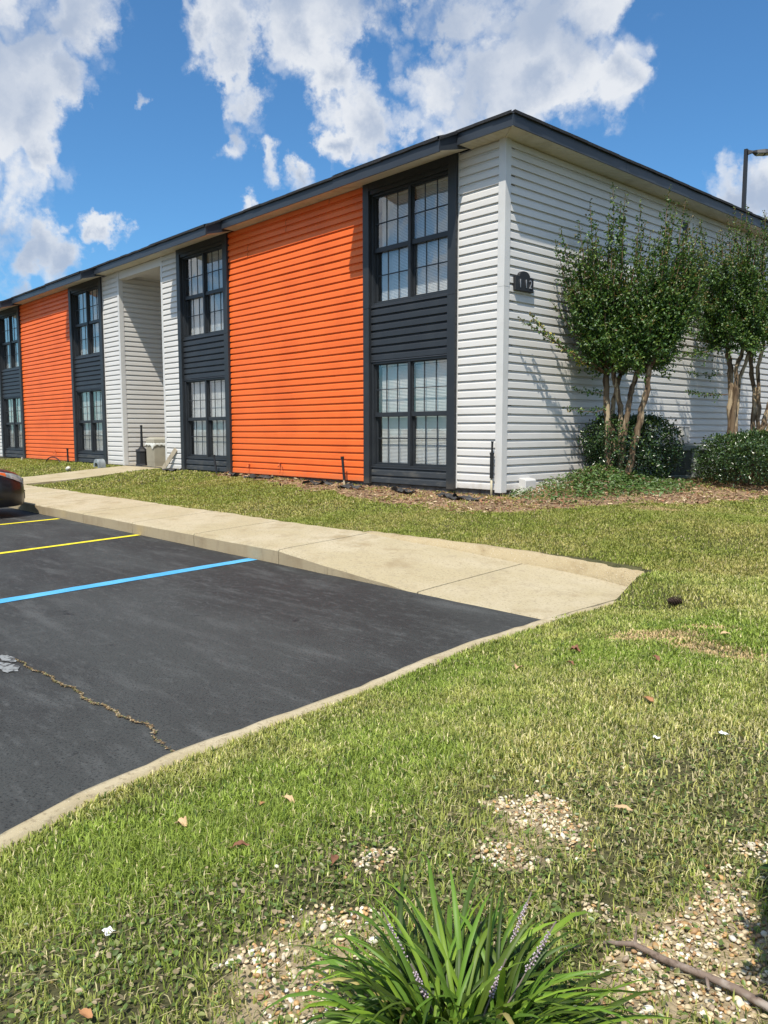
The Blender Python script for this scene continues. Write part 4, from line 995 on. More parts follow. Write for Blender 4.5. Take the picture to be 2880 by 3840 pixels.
def shrub(loc, rx, ry, h, n, lab, seed, m='gloss', name='shrub', ls=(.032,.052), green=(.030,.062,.018), grp='clipped shrubs by the end wall', openb=.0):
    rg = np.random.default_rng(seed); g = float(gz(loc[0], loc[1])); T = empty(name, (loc[0], loc[1], g), lab, 'shrub', grp)
    d = nrm(rg.normal(0, 1, (n, 3))); d[:, 2] = np.where(d[:, 2] < -.75, -d[:, 2], d[:, 2])
    p = 4.0; k = (np.abs(d[:, 0])**p+np.abs(d[:, 1])**p+np.abs(d[:, 2])**p)**(-1/p)
    lump = .76+.46*fbm(d[:, 0]*2.6+seed+5, d[:, 1]*2.6+d[:, 2]*2.2+9, seed, 3)
    rr = np.where(rg.random(n) < .66, rg.uniform(.84, 1.04, n), np.where(rg.random(n) < .2, rg.uniform(1.0, 1.14, n), rg.uniform(.35, .9, n)))
    Q = d*(k*lump*rr)[:, None]
    P = Q*np.array([rx, ry, h/2])+np.array([0, 0, h*.5+.03])
    P[:, 2] = np.maximum(P[:, 2], rg.uniform(.02, .10, n))
    D = d*.5+rg.normal(0, .6, (n, 3))+np.array([0, 0, .25]); NN = d*.6+rg.normal(0, .5, (n, 3))+np.array([0, 0, .5])
    ln = rg.uniform(*ls, n)
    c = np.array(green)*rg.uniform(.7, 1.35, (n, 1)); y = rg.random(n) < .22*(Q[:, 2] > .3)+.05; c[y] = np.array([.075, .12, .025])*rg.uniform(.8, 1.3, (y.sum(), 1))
    b = MB()
    for i in range(22):
        a = rg.uniform(0, 6.28); rr_ = rg.uniform(.2, .9); tip = (rx*rr_*math.cos(a), ry*rr_*math.sin(a), h*rg.uniform(.5, .95)); s = (tip[0]*.25, tip[1]*.35, -.05)
        b.tube([s, (tip[0]*.6, tip[1]*.6, h*.3), tip], [.012, .009, .003], 5, cap=False)
    b.build('stem', MT['twig'], T, smooth=True)
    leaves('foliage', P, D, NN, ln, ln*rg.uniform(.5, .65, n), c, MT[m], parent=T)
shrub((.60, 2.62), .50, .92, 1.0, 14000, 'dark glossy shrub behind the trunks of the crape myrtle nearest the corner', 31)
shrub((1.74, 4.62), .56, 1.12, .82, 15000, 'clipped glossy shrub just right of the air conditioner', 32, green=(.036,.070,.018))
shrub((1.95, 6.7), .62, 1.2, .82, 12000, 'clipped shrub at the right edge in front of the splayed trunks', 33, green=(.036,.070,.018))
shrub((7.275, -7.56), .27, .30, .92, 8000, 'leafy bush by the gravel at the right edge, throwing shade on it', 34, m='leaf', grp=None, green=(.04,.08,.02))
# vines at the foot of the first tree
def vines():
    rg = np.random.default_rng(40); n = 6500
    x = rg.normal(.95, .34, n); y = rg.normal(1.75, .75, n); x = np.clip(x, .05, 1.9)
    hgt = .27*np.exp(-(((x-.65)/.5)**2+((y-1.8)/1.0)**2))+.05
    k = rg.random(n)
    P = np.stack([x, y, gz(x, y)+hgt*np.sqrt(k)+.01], -1)
    D = rg.normal(0, 1, (n, 3))*np.array([1, 1, .45]); NN = rg.normal(0, .35, (n, 3))+np.array([.2, -.25, 1])
    ln = rg.uniform(.03, .062, n); c = np.array([.075, .135, .028])*rg.uniform(.6, 1.3, (n, 1)); y2 = rg.random(n) < .15; c[y2] = np.array([.14, .18, .05])
    c[rg.random(n) < .08] = (.16, .10, .05)
    o = leaves('ground_cover', P, D, NN, ln, ln*.62, c, MT['leaf']); tag(o, 'tangled bright green vines and weeds around the foot of the corner tree', 'ground cover', kind='stuff')
    n = 420; x = np.where(rg.random(n) < .7, rg.normal(.22, .07, n), rg.normal(.35,.2,n)); y = np.where(rg.random(n) < .6, rg.uniform(-.05, .45, n), rg.uniform(.7, 1.3, n)); x = np.maximum(x, .04)
    P = np.stack([x, y, gz(x, y)+rg.uniform(0, .10, n)], -1); D = rg.normal(0, 1, (n, 3)); NN = rg.normal(0, .4, (n, 3))+np.array([.3, -.3, 1]); ln = rg.uniform(.02, .04, n)
    c = np.where(rg.random((n, 1)) < .5, np.array([[.5, .52, .42]]), np.array([[.10, .17, .05]]))
    o = leaves('ivy', P, D, NN, ln, ln*.7, c, MT['leaf']); tag(o, 'small white edged ivy creeping along the foot of the end wall by the corner', 'ivy')
vines()

# ------------------------------------------------------------ lawn
CX, CY = CAM.x, CAM.y
def sample(r0, r1, dens, a0=-52, a1=50):
    """points in a ring sector in front of the camera (angles about its heading)"""
    area = .5*(r1*r1-r0*r0)*rad(a1-a0); n = int(area*dens)
    r = np.sqrt(rng.uniform(r0*r0, r1*r1, n)); a = rng.uniform(rad(a0), rad(a1), n)
    dx = fwH[0]*np.cos(a)+rtH[0]*np.sin(a); dy = fwH[1]*np.cos(a)+rtH[1]*np.sin(a)
    return CX+dx*r, CY+dy*r
def lawn():
    VV = []; CCc = []; F4 = []; F3 = []; base = 0
    for (r0, r1, dens, hgt, wid, a0, a1) in ((.55, 2.6, 36000, .026, .0018, -65, 65), (2.6, 4.5, 22000, .026, .0025, -50, 50), (4.5, 7, 12000, .028, .0036, -42, 42), (7, 11, 6000, .027, .0052, -38, 38), (11, 17, 2600, .028, .0080, -36, 36), (17, 30, 700, .032, .014, -35, 35)):
        x, y = sample(r0, r1, dens, a0, a1)
        k = ~paved(x, y, .012)
        ed = paved(x, y, .06) & ~paved(x, y, .012); 
        w = weedy(x, y); k &= rng.random(len(x)) > w*.72
        k &= ~(mulch(x, y) & (rng.random(len(x)) > .035+.25*(fbm(x*3, y*3, 44) > .62)))
        k &= ~((gravel(x, y) > .22) & (rng.random(len(x)) > .24))
        clump = fbm(x*7, y*7, 50, 3); k &= rng.random(len(x)) < .25+1.45*clump
        x = x[k]; y = y[k]; n = len(x); z = gz(x, y)
        a = rng.uniform(0, 6.283, n); lean = rng.uniform(.15, 1.05, n); h = hgt*rng.uniform(.5, 1.35, n)*(.7+.6*fbm(x*2.5, y*2.5, 51, 2))
        d_ = dry(x, y); h = h*(1-.45*d_)
        # a few blades hang over the paving edges
        dx, dy = np.cos(a), np.sin(a); wx, wy = -dy, dx; ww = wid*rng.uniform(.6, 1.3, n)
        p0 = np.stack([x-wx*ww, y-wy*ww, z-.004], -1); p1 = np.stack([x+wx*ww, y+wy*ww, z-.004], -1)
        m = np.stack([x+dx*h*lean*.42, y+dy*h*lean*.42, z+h*.62], -1); wv3 = np.stack([wx*ww*.8, wy*ww*.8, 0*x], -1)
        t = np.stack([x+dx*h*lean*1.05, y+dy*h*lean*1.05, z+h*(1.05-.35*lean)], -1)
        V = np.stack([p0, p1, m+wv3, m-wv3, t], 1).reshape(-1, 3)
        b = (np.arange(n)*5+base)[:, None]; F4.append(b+np.array([[0, 1, 2, 3]])); F3.append(b+np.array([[3, 2, 4]]))
        # colour: lush near the lot edge, yellower up the slope, dry patches
        f1 = fbm(x*1.1, y*1.1, 60, 3); f2 = fbm(x*4.2, y*4.2, 61, 3)
        up_s = ss((x-4.9)/1.4)*ss((-y-2.2)/1.5)*ss((y+8.2)/1.3)           # worn, duller slope right of centre
        g1 = np.array([.26, .335, .058]); g2 = np.array([.43, .42, .13]); g3 = np.array([.62, .55, .30]); g4 = np.array([.58, .43, .23]); g0 = np.array([.095, .150, .030])
        mixv = np.clip((f1-.42)*2.2+(f2-.5)*1.3+.18+.25*up_s, 0, 1)[:, None]
        c = g1*(1-mixv)+g2*mixv
        s3 = rng.random(n) < (.07+.16*mixv[:, 0]+.12*up_s)*(1 if r0 < 4 else .6); c[s3] = g3
        s0 = rng.random(n) < .13; c[s0] = g0
        dd = rng.random(n) < d_*.8; c[dd] = g4
        c = np.where(r0 >= 7, (c*.62+g1*.36)*np.array([1.10, .95, 1.1]), c); c *= rng.uniform(.65 if r0 < 7 else .8, 1.4 if r0 < 7 else 1.2, (n, 1))*(.78+.44*fbm(x*9, y*9, 64, 2))[:, None]
        VV.append(V); CCc.append(np.repeat(c, 5, 0)); base += n*5
    o = npmesh('grass', np.concatenate(VV), F4=np.concatenate(F4), F3=np.concatenate(F3), mat=MT['grassblade'], col=np.concatenate(CCc))
    tag(o, 'short mown green lawn with yellowed patches', 'grass', kind='stuff')
    print('grass blades', base//5)
lawn()
def weeds():
    x, y = sample(.6, 5.0, 5200, -30, 62); k = (rng.random(len(x)) < weedy(x, y)*(.35+.9*fbm(x*6, y*6, 70, 3))) & ~paved(x, y, .05)
    k &= ~((gravel(x, y) > .25) & (rng.random(len(x)) > .45))
    x = x[k]; y = y[k]; n = len(x); z = gz(x, y)+rng.uniform(.002, .022, n)
    D = rng.normal(0, 1, (n, 3))*np.array([1, 1, .35]); NN = rng.normal(0, .4, (n, 3))+np.array([0, 0, 1]); ln = rng.uniform(.007, .019, n)
    c = np.where(rng.random((n, 1)) < .60, np.array([[.12, .18, .040]]), np.array([[.22, .24, .080]]))*rng.uniform(.7, 1.3, (n, 1)); s = rng.random(n) < .25; c[s] = np.array([.36, .29, .17])*rng.uniform(.7, 1.2, (s.sum(), 1))
    o = leaves('weeds', np.stack([x, y, z], -1), D, NN, ln, ln*.65, c, MT['leaf'], fold=.12); tag(o, 'mat of small broad leaved weeds on the bare ground beside the gravel', 'weeds', kind='stuff')
    # dry straw and clippings
    x, y = sample(.6, 6.5, 800, -50, 60); w = weedy(x, y); k = (rng.random(len(x)) < .05+.5*w) & ~paved(x, y, .02); x = x[k]; y = y[k]; n = len(x); z = gz(x, y)+rng.uniform(.008, .035, n)
    D = rng.normal(0, 1, (n, 3))*np.array([1, 1, .2]); NN = np.tile([0, 0, 1.], (n, 1))+rng.normal(0, .3, (n, 3)); ln = rng.uniform(.015, .05, n)
    c = np.array([[.40, .34, .20]])*rng.uniform(.6, 1.25, (n, 1)); o = leaves('straw', np.stack([x, y, z], -1), D, NN, ln, np.full(n, .0020), c, MT['chip'], fold=.1); tag(o, 'scattered dry straw and clippings in the lawn', 'straw', kind='stuff')
weeds()
# mulch chips and straw in the bed
def bed():
    n = 60000; x = rng.uniform(-8, 3.0, n); y = rng.uniform(-1.9, 8, n); nz_ = (fbm(x*2.1, y*2.1, 21)-.5)*.5
    k = (mulch(x, y) | (mulch(x-.15, y+.2) & (rng.random(n) < .35))) & ~paved(x, y, 0) & (rng.random(n) < .35+.9*fbm(x*3, y*3, 72, 2)); x = x[k]; y = y[k]; n = len(x); z = gz(x, y)+rng.uniform(.0, .018, n)
    D = rng.normal(0, 1, (n, 3))*np.array([1, 1, .25]); NN = rng.normal(0, .45, (n, 3))+np.array([0, 0, 1]); ln = rng.uniform(.03, .10, n)
    pal = np.array([[.32,.20,.12],[.20,.12,.07],[.46,.32,.19],[.58,.45,.29],[.12,.075,.05],[.36,.17,.10]]); c = pal[rng.integers(0, 6, n)]*rng.uniform(.75, 1.2, (n, 1))
    o = leaves('mulch', np.stack([x, y, z], -1), D, NN, ln, ln*rng.uniform(.08, .35, n), c, MT['chip'], fold=.1); tag(o, 'brown bark mulch and pine straw littering the bed along the walls', 'mulch', kind='stuff')
bed()
# pebbles
def pebbles():
    bm = bmesh.new(); bmesh.ops.create_icosphere(bm, subdivisions=2, radius=1); iv = np.array([v.co[:] for v in bm.verts]); iff = np.array([[v.index for v in f.verts] for f in bm.faces]); bm.free()
    n = 60000; x = rng.uniform(5.6, 7.6, n); y = rng.uniform(-9.0, -6.8, n); g = gravel(x, y); k = (g > .05+.55*rng.random(n)) & (rng.random(n) < .62); far = (rng.random(len(x)) < .004) & (weedy(x, y) > .3)
    k |= far; x = x[k]; y = y[k]; n = min(len(x), 17000); x = x[:n]; y = y[:n]
    r = rng.uniform(.0030, .0072, n)*np.where(rng.random(n) < .06, 1.6, 1); z = gz(x, y)+r*.35+rng.uniform(0, .006, n)
    a = rng.uniform(0, 6.28, n); sx = r*rng.uniform(.9, 1.35, n); sy = r*rng.uniform(.7, 1, n); sz = r*rng.uniform(.5, .8, n)
    lv = iv[None]*np.stack([sx, sy, sz], -1)[:, None]*(1+.10*np.sin(iv[None]*3+a[:, None, None])); ca = np.cos(a)[:, None]; sa = np.sin(a)[:, None]
    tl = rng.normal(0, .3, n)[:, None]
    X = lv[..., 0]*ca-lv[..., 1]*sa; Y = lv[..., 0]*sa+lv[..., 1]*ca; Z = lv[..., 2]+X*tl
    V = np.stack([X+x[:, None], Y+y[:, None], Z+z[:, None]], -1).reshape(-1, 3); F = (iff[None]+(np.arange(n)*len(iv))[:, None, None]).reshape(-1, 3)
    pal = np.array([[.72,.65,.50],[.60,.48,.30],[.52,.32,.14],[.40,.24,.12],[.66,.55,.36],[.80,.77,.68],[.36,.28,.20]]); c = pal[rng.choice(7, n, p=[.2,.22,.12,.1,.2,.07,.09])]*rng.uniform(.65, 1.12, (n, 1))
    o = npmesh('gravel', V, F3=F, mat=MT['pebble'], col=np.repeat(c, len(iv), 0), smooth=True); tag(o, 'cream, white and orange river pebbles showing through the weeds', 'gravel', kind='stuff')
pebbles()

# ------------------------------------------------------------ liriope clump in the foreground
def liriope():
    rg = np.random.default_rng(77); loc = np.array([6.605, -8.235, float(gz(6.605, -8.235))]); T = empty('liriope_plant', tuple(loc), 'clump of long arching green strap leaves with lilac flower spikes in the foreground', 'plant')
    n = 560; a = rg.uniform(0, 6.283, n); r0 = .13*np.sqrt(rg.random(n)); ab = a+rg.normal(0, 1.0, n); L_ = rg.uniform(.16, .37, n); el = np.clip(rg.normal(1.02, .30, n)-.30*(r0/.13), .25, 1.52); bend = rg.uniform(.8, 3.1, n)*(1.25-el*.25); w = rg.uniform(.0029, .0052, n)
    K = 9; V = np.zeros((n, K, 3, 3)); px_ = np.stack([np.cos(ab)*r0, np.sin(ab)*r0, 0*a], -1); tw = rg.normal(0, .35, n)
    p = px_.copy(); e = el.copy(); az = a+rg.normal(0, .25, n)
    for k in range(K):
        t = k/(K-1); d = np.stack([np.cos(az)*np.cos(e), np.sin(az)*np.cos(e), np.sin(e)], -1); s = np.stack([-np.sin(az), np.cos(az), 0*az], -1); nn_ = np.cross(d, s); c_, s_ = np.cos(tw*t*2)[:, None], np.sin(tw*t*2)[:, None]; s2_ = s*c_+nn_*s_; nn2 = -s*s_+nn_*c_
        ww = (w*(.75+.5*min(1, t*3))*(1-max(0, (t-.55)/.45)**1.6))[:, None]+.0002
        V[:, k, 0] = p-s2_*ww-nn2*ww*.45; V[:, k, 1] = p; V[:, k, 2] = p+s2_*ww-nn2*ww*.45
        p = p+d*(L_/(K-1))[:, None]; e = e-bend*(1/(K-1))*(.4+1.2*t); p[:, 2] = np.maximum(p[:, 2], .012); az = az+rg.normal(0, .06, n)
    b = (np.arange(n)*K*3)[:, None]; F = []
    for k in range(K-1):
        for q in range(2): F.append(b+np.array([[k*3+q, k*3+q+1, (k+1)*3+q+1, (k+1)*3+q]]))
    c = np.where(rg.random((n, 1)) < .6, np.array([[.105, .200, .022]]), np.array([[.17, .27, .026]]))*rg.uniform(.65, 1.3, (n, 1)); s = rg.random(n) < .04; c[s] = (.40, .33, .12); dk_ = rg.random(n) < .5; c[dk_] *= .42
    npmesh('leaf_clump', V.reshape(-1, 3), F4=np.concatenate(F), mat=leafmat('strap_leaf', .5, .35, .22), col=np.repeat(c, K*3, 0), parent=T, smooth=True)
    lil = mat('lilac_flower', (.40,.31,.38), .7, .2, noise=[(60,(.55,.48,.48),.4,.7)]); stm = mat('flower_stalk', (.20,.16,.14), .6, .3)
    for (dx, dy, h, lx, ly) in ((.07,.10,.24,.03,.05),(.04,.03,.19,.02,.02),(-.06,-.04,.16,-.02,-.02),(-.14,-.02,.20,-.05,-.01),(-.02,.17,.22,.01,.05)):
        p0 = Vector((dx*.3, dy*.3, 0)); p1 = Vector((dx, dy, h*.6)); p2 = Vector((dx+lx, dy+ly, h)); b = MB(); pts = [p0.lerp(p1, t/5).lerp(p1.lerp(p2, t/5), t/5) for t in range(6)]
        b.tube(pts, .0016, 6, mi=1)
        for q in range(44):
            t = .55+.45*q/58; i = min(4, int(t*5)); c0 = pts[i].lerp(pts[i+1], t*5-i); an = q*2.4; rr_ = .0045*(1.15-.75*(t-.55)/.45)*rg.uniform(.6, 1.3); d = Vector((math.cos(an), math.sin(an), .3)); b.lathe([(.0004,-.0020),(.0016,-.0009),(.0019,.0006),(.0008,.0020)], tuple(c0+d*rr_), 5)
        b.build('flower_spike', [lil, stm], T)
liriope()

# ------------------------------------------------------------ fallen things in the grass
deadm = mat('dead_leaf', (.40,.20,.09), .7, .3, noise=[(40,(.26,.12,.05),.45,.7)]); deadp = mat('dead_leaf_pale', (.52,.36,.20), .75, .2, noise=[(40,(.36,.22,.12),.45,.7)]); deadd = mat('dead_leaf_dark', (.20,.09,.05), .7, .3)
def dead(x, y, s, rz, m, lab, tilt=.3, curl=.35, asp=.42):
    b = MB(); K = 9; vs = []; fs = []
    for i in range(K):
        t = i/(K-1); w = math.sin(math.pi*min(1, t*.96+.03))**.75*asp*s*.5*(1+.10*math.sin(i*2.4+x*9)); zc = curl*s*(math.sin(t*5.2)*.12)
        for q in (-1, -.5, 0, .5, 1): vs.append(((t-.5)*s, w*q, zc+abs(q)**1.5*w*curl*(1.0+.5*math.sin(i*1.7))+.01*s*math.sin(i*3+q*4)))
    for i in range(K-1):
        for q in range(4): fs.append((i*5+q, i*5+q+1, (i+1)*5+q+1, (i+1)*5+q))
    b.add(vs, fs); b.tube([(-.5*s,0,.0),(-.68*s,.02*s,.02*s)], .0012, 5)
    o = b.build('fallen_leaf', m, smooth=True); o.location = (x, y, float(gz(x, y))+.026); o.rotation_euler = (R.uniform(-tilt, tilt)*.6, R.uniform(-tilt, tilt)*.6, rz); tag(o, lab, 'fallen leaf', 'dead leaves lying in the grass')
dead(5.84,-6.17,.085,-.6,deadm,'largest orange brown leaf lying in the dull grass right of centre',asp=.38)
dead(5.26,-8.10,.045,.4,deadp,'crumpled tan leaf in bright grass near the lot edge at lower left',asp=.8,curl=.8)
dead(5.62,-8.10,.05,1.2,deadd,'curled dark brown leaf standing in lower left grass',asp=.4,curl=.8)
dead(5.44,-7.80,.05,.2,deadp,'pale tan folded leaf left of centre in the bright grass',asp=.5,curl=.6)
dead(5.37,-7.86,.03,2.0,deadm,'tiny orange leaf just above the pale folded leaf',asp=.8)
dead(5.02,-5.50,.06,.5,deadd,'dark crumpled leaf in grass below the slab corner',asp=.8,curl=.9)
dead(4.94,-5.92,.055,1.8,deadp,'pinkish tan leaf nearest the lot edge below the slab corner',asp=.8,curl=.6)
dead(5.19,-5.80,.045,.1,deadd,'small dark leaf right of the pinkish tan leaf',asp=.6,curl=.7)
dead(5.55,-5.57,.055,-.4,deadd,'brown curled leaf below the brown dry grass patch',asp=.5,curl=.7)
dead(5.56,-4.80,.055,.9,deadp,'tan leaf at the right end of the brown dry grass patch',asp=.6,curl=.4)
dead(6.31,-7.17,.06,.3,deadp,'flat peach coloured leaf on the weeds right of the gravel patch',asp=.5)
dead(5.93,-8.00,.045,2.2,deadd,'dark red leaf on bare ground at the left of the strap leaved plant',asp=.5,curl=.6)
dead(6.02,-8.72,.04,.2,deadm,'orange leaf low in the grass at the bottom edge',asp=.5)
# pine cone
def cone(loc):
    T = empty('pine_cone', loc, 'dark brown pine cone lying on grass beyond the ramp corner', 'pine cone', rz=.6); b = MB()
    b.tube([(-.045,0,.0),(-.02,0,0),(.02,0,0),(.045,0,0)], [.012,.020,.018,.006], 8)
    for i in range(95):
        t = i/95; x = -.048+.10*t; r = .036*math.sin(math.pi*(.12+.80*t))**.7; a = i*2.39996; d = Vector((.25, math.cos(a), math.sin(a))).normalized(); s = Vector((0, -math.sin(a), math.cos(a))); c = Vector((x, 0, 0)); w = .0078
        u = d.cross(s); p = c+d*r*.35; q = c+d*r
        b.add([p-s*w*.5, p+s*w*.5, q+s*w, q-s*w, q+u*.004], [(0,1,2,3),(3,2,4),(0,3,4),(1,4,2),(0,4,1)])
    b.build('scales', mat('cone_brown', (.055,.035,.028), .8, .2, noise=[(60,(.12,.08,.06),.55,.8)]), T)
cone((4.75, -3.84, float(gz(4.75,-3.84))+.045))
# stick
b = MB(); sp = [(6.62,-7.775,.0),(6.68,-7.745,.012),(6.75,-7.74,.008),(6.84,-7.735,.016),(6.90,-7.72,.010),(6.98,-7.735,.014),(7.1,-7.75,.01)]
sp = [(x, y, float(gz(x, y))+z+.012) for x, y, z in sp]; b.tube(sp, [.0045,.0065,.008,.0075,.009,.0085,.008], 9)
b.tube([sp[3],(6.86,-7.765,sp[3][2]-.005)], [.005,.003], 6); b.tube([sp[1],(6.66,-7.70,sp[1][2]+.012)], [.004,.0015], 6)
tag(b.build('stick', mat('grey_stick', (.20,.15,.12), .85, .2, noise=[(18,(.34,.29,.25),.45,.65),(50,(.10,.07,.055),.5,.7)], bump=(60,.6,.003)), smooth=True), 'grey weathered stick lying on gravel at the bottom right', 'stick')
# paper scraps
for x, y, s, lab in ((6.23,-6.32,.013,'small white scrap in grass at the right below the orange leaf'),(6.08,-6.55,.011,'tiny white paper bit in the dull grass above the gravel patch'),(6.32,-8.62,.028,'crumpled white paper on gravel at the bottom edge'),(5.72,-8.55,.012,'white fleck in the grass at lower left')):
    b = MB(); vs = [(R.uniform(-1,1)*s, R.uniform(-1,1)*s, R.uniform(-.3,.6)*s) for _ in range(9)]
    n = 3; vs = [((i-1)*s*.8+R.uniform(-.25,.25)*s, (j-1)*s*.6+R.uniform(-.25,.25)*s, R.uniform(0,.7)*s) for i in range(4) for j in range(4)]
    b.add(vs, [(i*4+j, i*4+j+1, (i+1)*4+j+1, (i+1)*4+j) for i in range(3) for j in range(3)])
    o = b.build('paper_scrap', mat('paper_white',(.72,.72,.70),.7,.2)); o.location = (x, y, float(gz(x, y))+.022); tag(o, lab, 'paper scrap', 'white scraps on the ground')
# torn landscape fabric and bark slabs by the wall
fabm = mat('torn_weed_fabric', (.035,.034,.034), .8, .3, noise=[(12,(.12,.115,.11),.5,.75)])
for i, (x, y, s, lab) in enumerate(((-.55,-.55,.16,'torn black fabric below the white corner panel, left piece'),(-.15,-.62,.20,'flatter torn grey fabric below the white corner panel beside the standpipe'),(-1.6,-.45,.20,'torn black fabric heap under the nearest window'),(-2.9,-.50,.20,'grey fabric scrap below the left pilaster of the nearest window'),(-3.9,-.42,.22,'long grey fabric strip below the right part of the near orange panel'),(-5.9,-.36,.22,'dusty fabric strip below the middle of the near orange panel'),(-6.9,-.34,.20,'dark fabric strip below the left end of the near orange panel'),(-9.7,-.30,.22,'crumpled black fabric below the narrow white panel by the leaning board'))):
    b = MB(); n = 9; rr_ = random.Random(i)
    vs = [((p-4)*s/4*(1+.2*rr_.random())*1.3, (q-2)*s/4*(.7+.5*rr_.random()), abs(rr_.gauss(0, .028))+.012+.02*math.sin(p*1.7+i)) for p in range(n) for q in range(5)]
    b.add(vs, [(p*5+q, p*5+q+1, (p+1)*5+q+1, (p+1)*5+q) for p in range(n-1) for q in range(4)])
    o = b.build('fabric_scrap', fabm); o.location = (x, y, float(gz(x, y))); o.rotation_euler = (0, 0, rr_.uniform(-.4, .4)); tag(o, lab, 'fabric scrap', 'torn weed fabric along the wall')

# ------------------------------------------------------------ car nosing in from the left
def car():
    T = empty('parked_car', (-6.52, -4.82, LOT), 'dark glossy sedan parked nose to the kerb at the left edge', 'car')
    St = [(0,.30,.27,.50),(.02,.44,.23,.58),(.06,.56,.205,.63),(.14,.68,.19,.675),(.28,.78,.18,.72),(.5,.85,.175,.765),(.8,.885,.175,.81),(1.2,.90,.18,.865),(1.45,.905,.18,.90),(2.2,.91,.18,.93),(3.4,.91,.18,.96),(4.0,.89,.2,.985),(4.4,.85,.25,.98),(4.62,.78,.32,.93),(4.72,.66,.42,.82)]
    A = np.array(St); g = lambda s, k: float(np.interp(s, A[:, 0], A[:, k]))
    def sec(s):
        w, zb, zt = g(s, 1), g(s, 2), g(s, 3); zl = zb
        for sw in (.93, 3.68):
            if abs(s-sw) < .37: zl = max(zl, .31+math.sqrt(.37**2-(s-sw)**2))
        wi = max(.05, w-.27); hh_ = zt-zl
        return [(0,zb),(wi,zb),(wi,max(zb,zl-.02)),(w-.035,zl),(w-.005,zl+min(.05,hh_*.2)),(w,zl+hh_*.45),(w-.012,zl+hh_*.68),(w-.035,zl+hh_*.82),(w-.08,zl+hh_*.93),(w-.17,zt-.005),(w*.55,zt+.028),(0,zt+.045)]
    ss_ = sorted(set([0,.01,.02,.04,.06,.09,.12]+[round(.15+.05*i, 3) for i in range(91)]+[4.72])); vs = []; fs = []
    for s in ss_:
        q = sec(s); row = [(x, -s, z) for x, z in q]+[(-x, -s, z) for x, z in q[-2:0:-1]]; vs += row
    c = 22
    for i in range(len(ss_)-1):
        for k in range(c): fs.append((i*c+k, (i+1)*c+k, (i+1)*c+(k+1) % c, i*c+(k+1) % c))
    fs += [tuple(range(c)), tuple(range((len(ss_)-1)*c+c-1, (len(ss_)-1)*c-1, -1))]
    paint = mat('black_car_paint', (.008,.009,.013), .35, .35, coat=.3)
    b = MB(); b.add(vs, fs); body = b.build('body', paint, T, smooth=True); md = body.modifiers.new('es', 'EDGE_SPLIT'); md.split_angle = rad(50)
    # cabin: glass and roof
    gl = mat('car_glass', (.01,.012,.013), .05, .8)
    cs = [(1.30,.70,.905,.91),(1.75,.66,.90,1.18),(2.1,.62,.90,1.38),(2.6,.60,.90,1.45),(3.3,.60,.90,1.42),(3.8,.63,.92,1.25),(4.2,.66,.98,1.01)]
    b = MB(); vs = []; fs = []
    for s, wt, zb, zt in cs: vs += [(-.80,-s,zb),(-wt,-s,zt-.02),(-wt*.6,-s,zt+.01),(wt*.6,-s,zt+.01),(wt,-s,zt-.02),(.80,-s,zb)]
    for i in range(len(cs)-1):
        for k in range(5): fs.append((i*6+k, i*6+k+1, (i+1)*6+k+1, (i+1)*6+k))
    b.add(vs, fs); b.build('cabin_glass', gl, T, smooth=True)
    b = MB(); b.add([(-.58,-2.12,1.40),(.58,-2.12,1.40),(.60,-2.6,1.463),(.60,-3.3,1.435),(-.60,-3.3,1.435),(-.60,-2.6,1.463)], [(0,1,2,5),(5,2,3,4)])
    for sx in (-1, 1): b.tube([(sx*.80,-1.32,.92),(sx*.62,-2.1,1.385),(sx*.60,-2.7,1.44),(sx*.60,-3.3,1.42),(sx*.66,-4.15,1.03)], .03, 6); b.tube([(sx*.805,-2.75,.94),(sx*.615,-2.75,1.43)], .03, 6)
    b.build('roof', paint, T, smooth=True)
    # wheels
    rim = mat('alloy_rim', (.35,.36,.37), .3, .6, metal=.7)
    for sw in (.93, 3.68):
        for sx in (-1, 1):
            b = MB(); pr = [(.20,.0),(.29,.0),(.325,.03),(.33,.07),(.33,.15),(.325,.19),(.29,.21),(.20,.21)]; n = 28; vv = []; ff = []
            for r_, t_ in pr:
                for k in range(n): a = 2*math.pi*k/n; vv.append((sx*(.885-t_), -sw+r_*math.cos(a), .33+r_*math.sin(a)))
            for i in range(len(pr)-1):
                for k in range(n): ff.append((i*n+k, i*n+(k+1) % n, (i+1)*n+(k+1) % n, (i+1)*n+k))
            b.add(vv, ff); wh = b.build('wheel', MT['black2'], T, smooth=True)
            b = MB()
            for k in range(7):
                a = 2*math.pi*k/7; dy, dz = math.cos(a), math.sin(a); b.tube([(sx*.865, -sw+.03*dy, .33+.03*dz), (sx*.872, -sw+.20*dy, .33+.20*dz)], .022, 6)
            P = [(sx*.87, -sw+.20*math.cos(t), .33+.20*math.sin(t)) for t in [2*math.pi*i/28 for i in range(29)]]; b.tube(P, .014, 6, cap=False); b.build('rim', rim, wh, smooth=True)
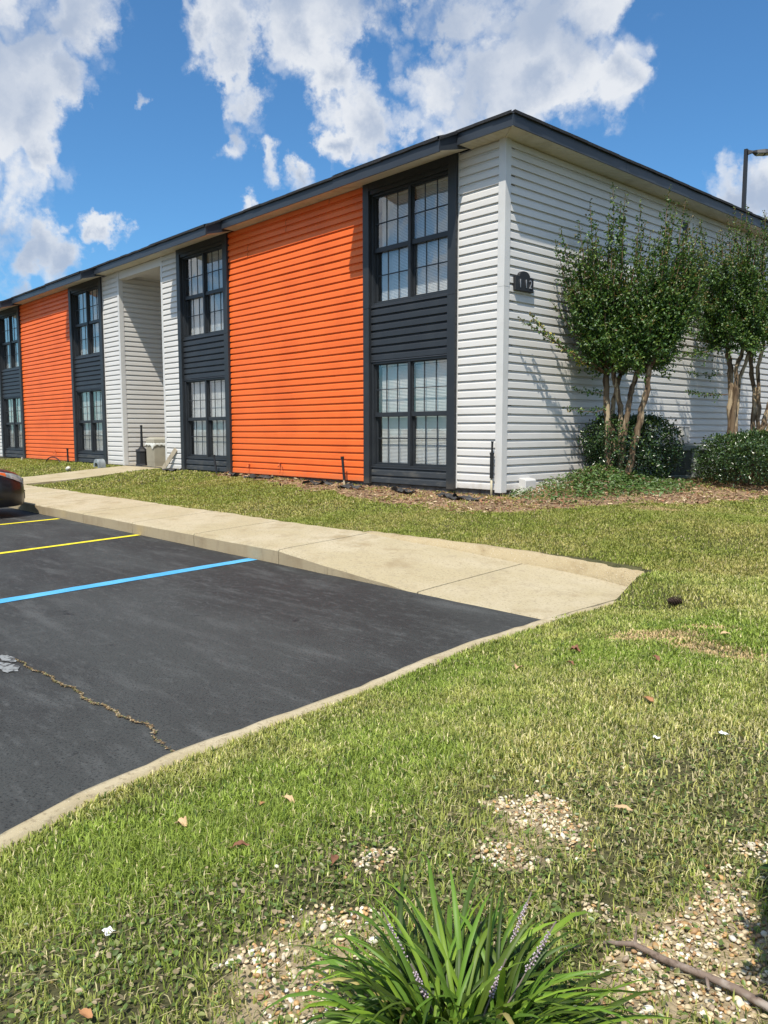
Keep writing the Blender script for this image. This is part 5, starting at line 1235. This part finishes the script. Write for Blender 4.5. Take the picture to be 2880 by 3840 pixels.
    # headlights: patches lying just proud of the body
    def patch(s0, s1, k0, k1, sx, off, rows=8, cols=6, taper=0):
        vs = []; fs = []
        for i in range(rows+1):
            s = s0+(s1-s0)*i/rows; q = sec(s)[3:]; kk0 = k0+taper*(i/rows); 
            for j in range(cols+1):
                k = kk0+(k1-kk0)*j/cols; a = int(k); f = k-a; a2 = min(a+1, len(q)-1); x = q[a][0]*(1-f)+q[a2][0]*f; z = q[a][1]*(1-f)+q[a2][1]*f
                vs.append((sx*(x+off*.9), -s+off*(1.2 if s < .3 else .3), z+off*.6))
        for i in range(rows):
            for j in range(cols): a = i*(cols+1)+j; fs.append((a, a+1, a+cols+2, a+cols+1))
        return vs, fs
    hl = mat('headlight_lens', (.30,.32,.31), .3, .5, coat=.5, noise=[(9,(.14,.15,.15),.45,.6)]); am = mat('amber_lens', (.65,.13,.03), .15, .7, coat=1)
    for sx in (-1, 1):
        b = MB(); b.add(*patch(.08, .50, 3.2, 5.4, sx, .008, taper=1.2)); h = b.build('headlight', hl, T, smooth=True)
        b = MB(); b.add(*patch(.40, .52, 4.2, 5.1, sx, .012, taper=.4)); b.build('turn_lens', am, h, smooth=True)
    dk = mat('grille_dark', (.008,.008,.008), .6, .3)
    def front(y0, y1, z0, z1, off, m, name):
        vs = []; fs = []; n = 16
        for i in range(n+1):
            x = y0+(y1-y0)*i/n; s = float(np.interp(abs(x), A[:7, 1], A[:7, 0])) if abs(x) > .30 else 0
            vs += [(x, -s+off, z0), (x, -s+off, z1)]
        for i in range(n): fs.append((2*i, 2*i+2, 2*i+3, 2*i+1))
        b = MB(); b.add(vs, fs); return b.build(name, m, T)
    front(-.34,.34,.50,.60,.012,dk,'grille'); front(-.50,.50,.27,.38,.010,dk,'lower_intake')
    front(-.54,.54,.385,.41,.016,paint,'bumper_strip')
    b = MB(); b.box(-.15,.15,.014,.024,.42,.50); b.build('number_plate', MT['trim'], T)
    for sx in (-1, 1):
        b = MB(); b.prism([(-.0,-.05),(.10,-.04),(.12,.05),(.0,.06)], 'y', -1.62, -1.45); m_ = b.build('mirror', paint, T, bevel=.02); m_.location = (sx*.86 if sx > 0 else -.98, 0, .98)
car()
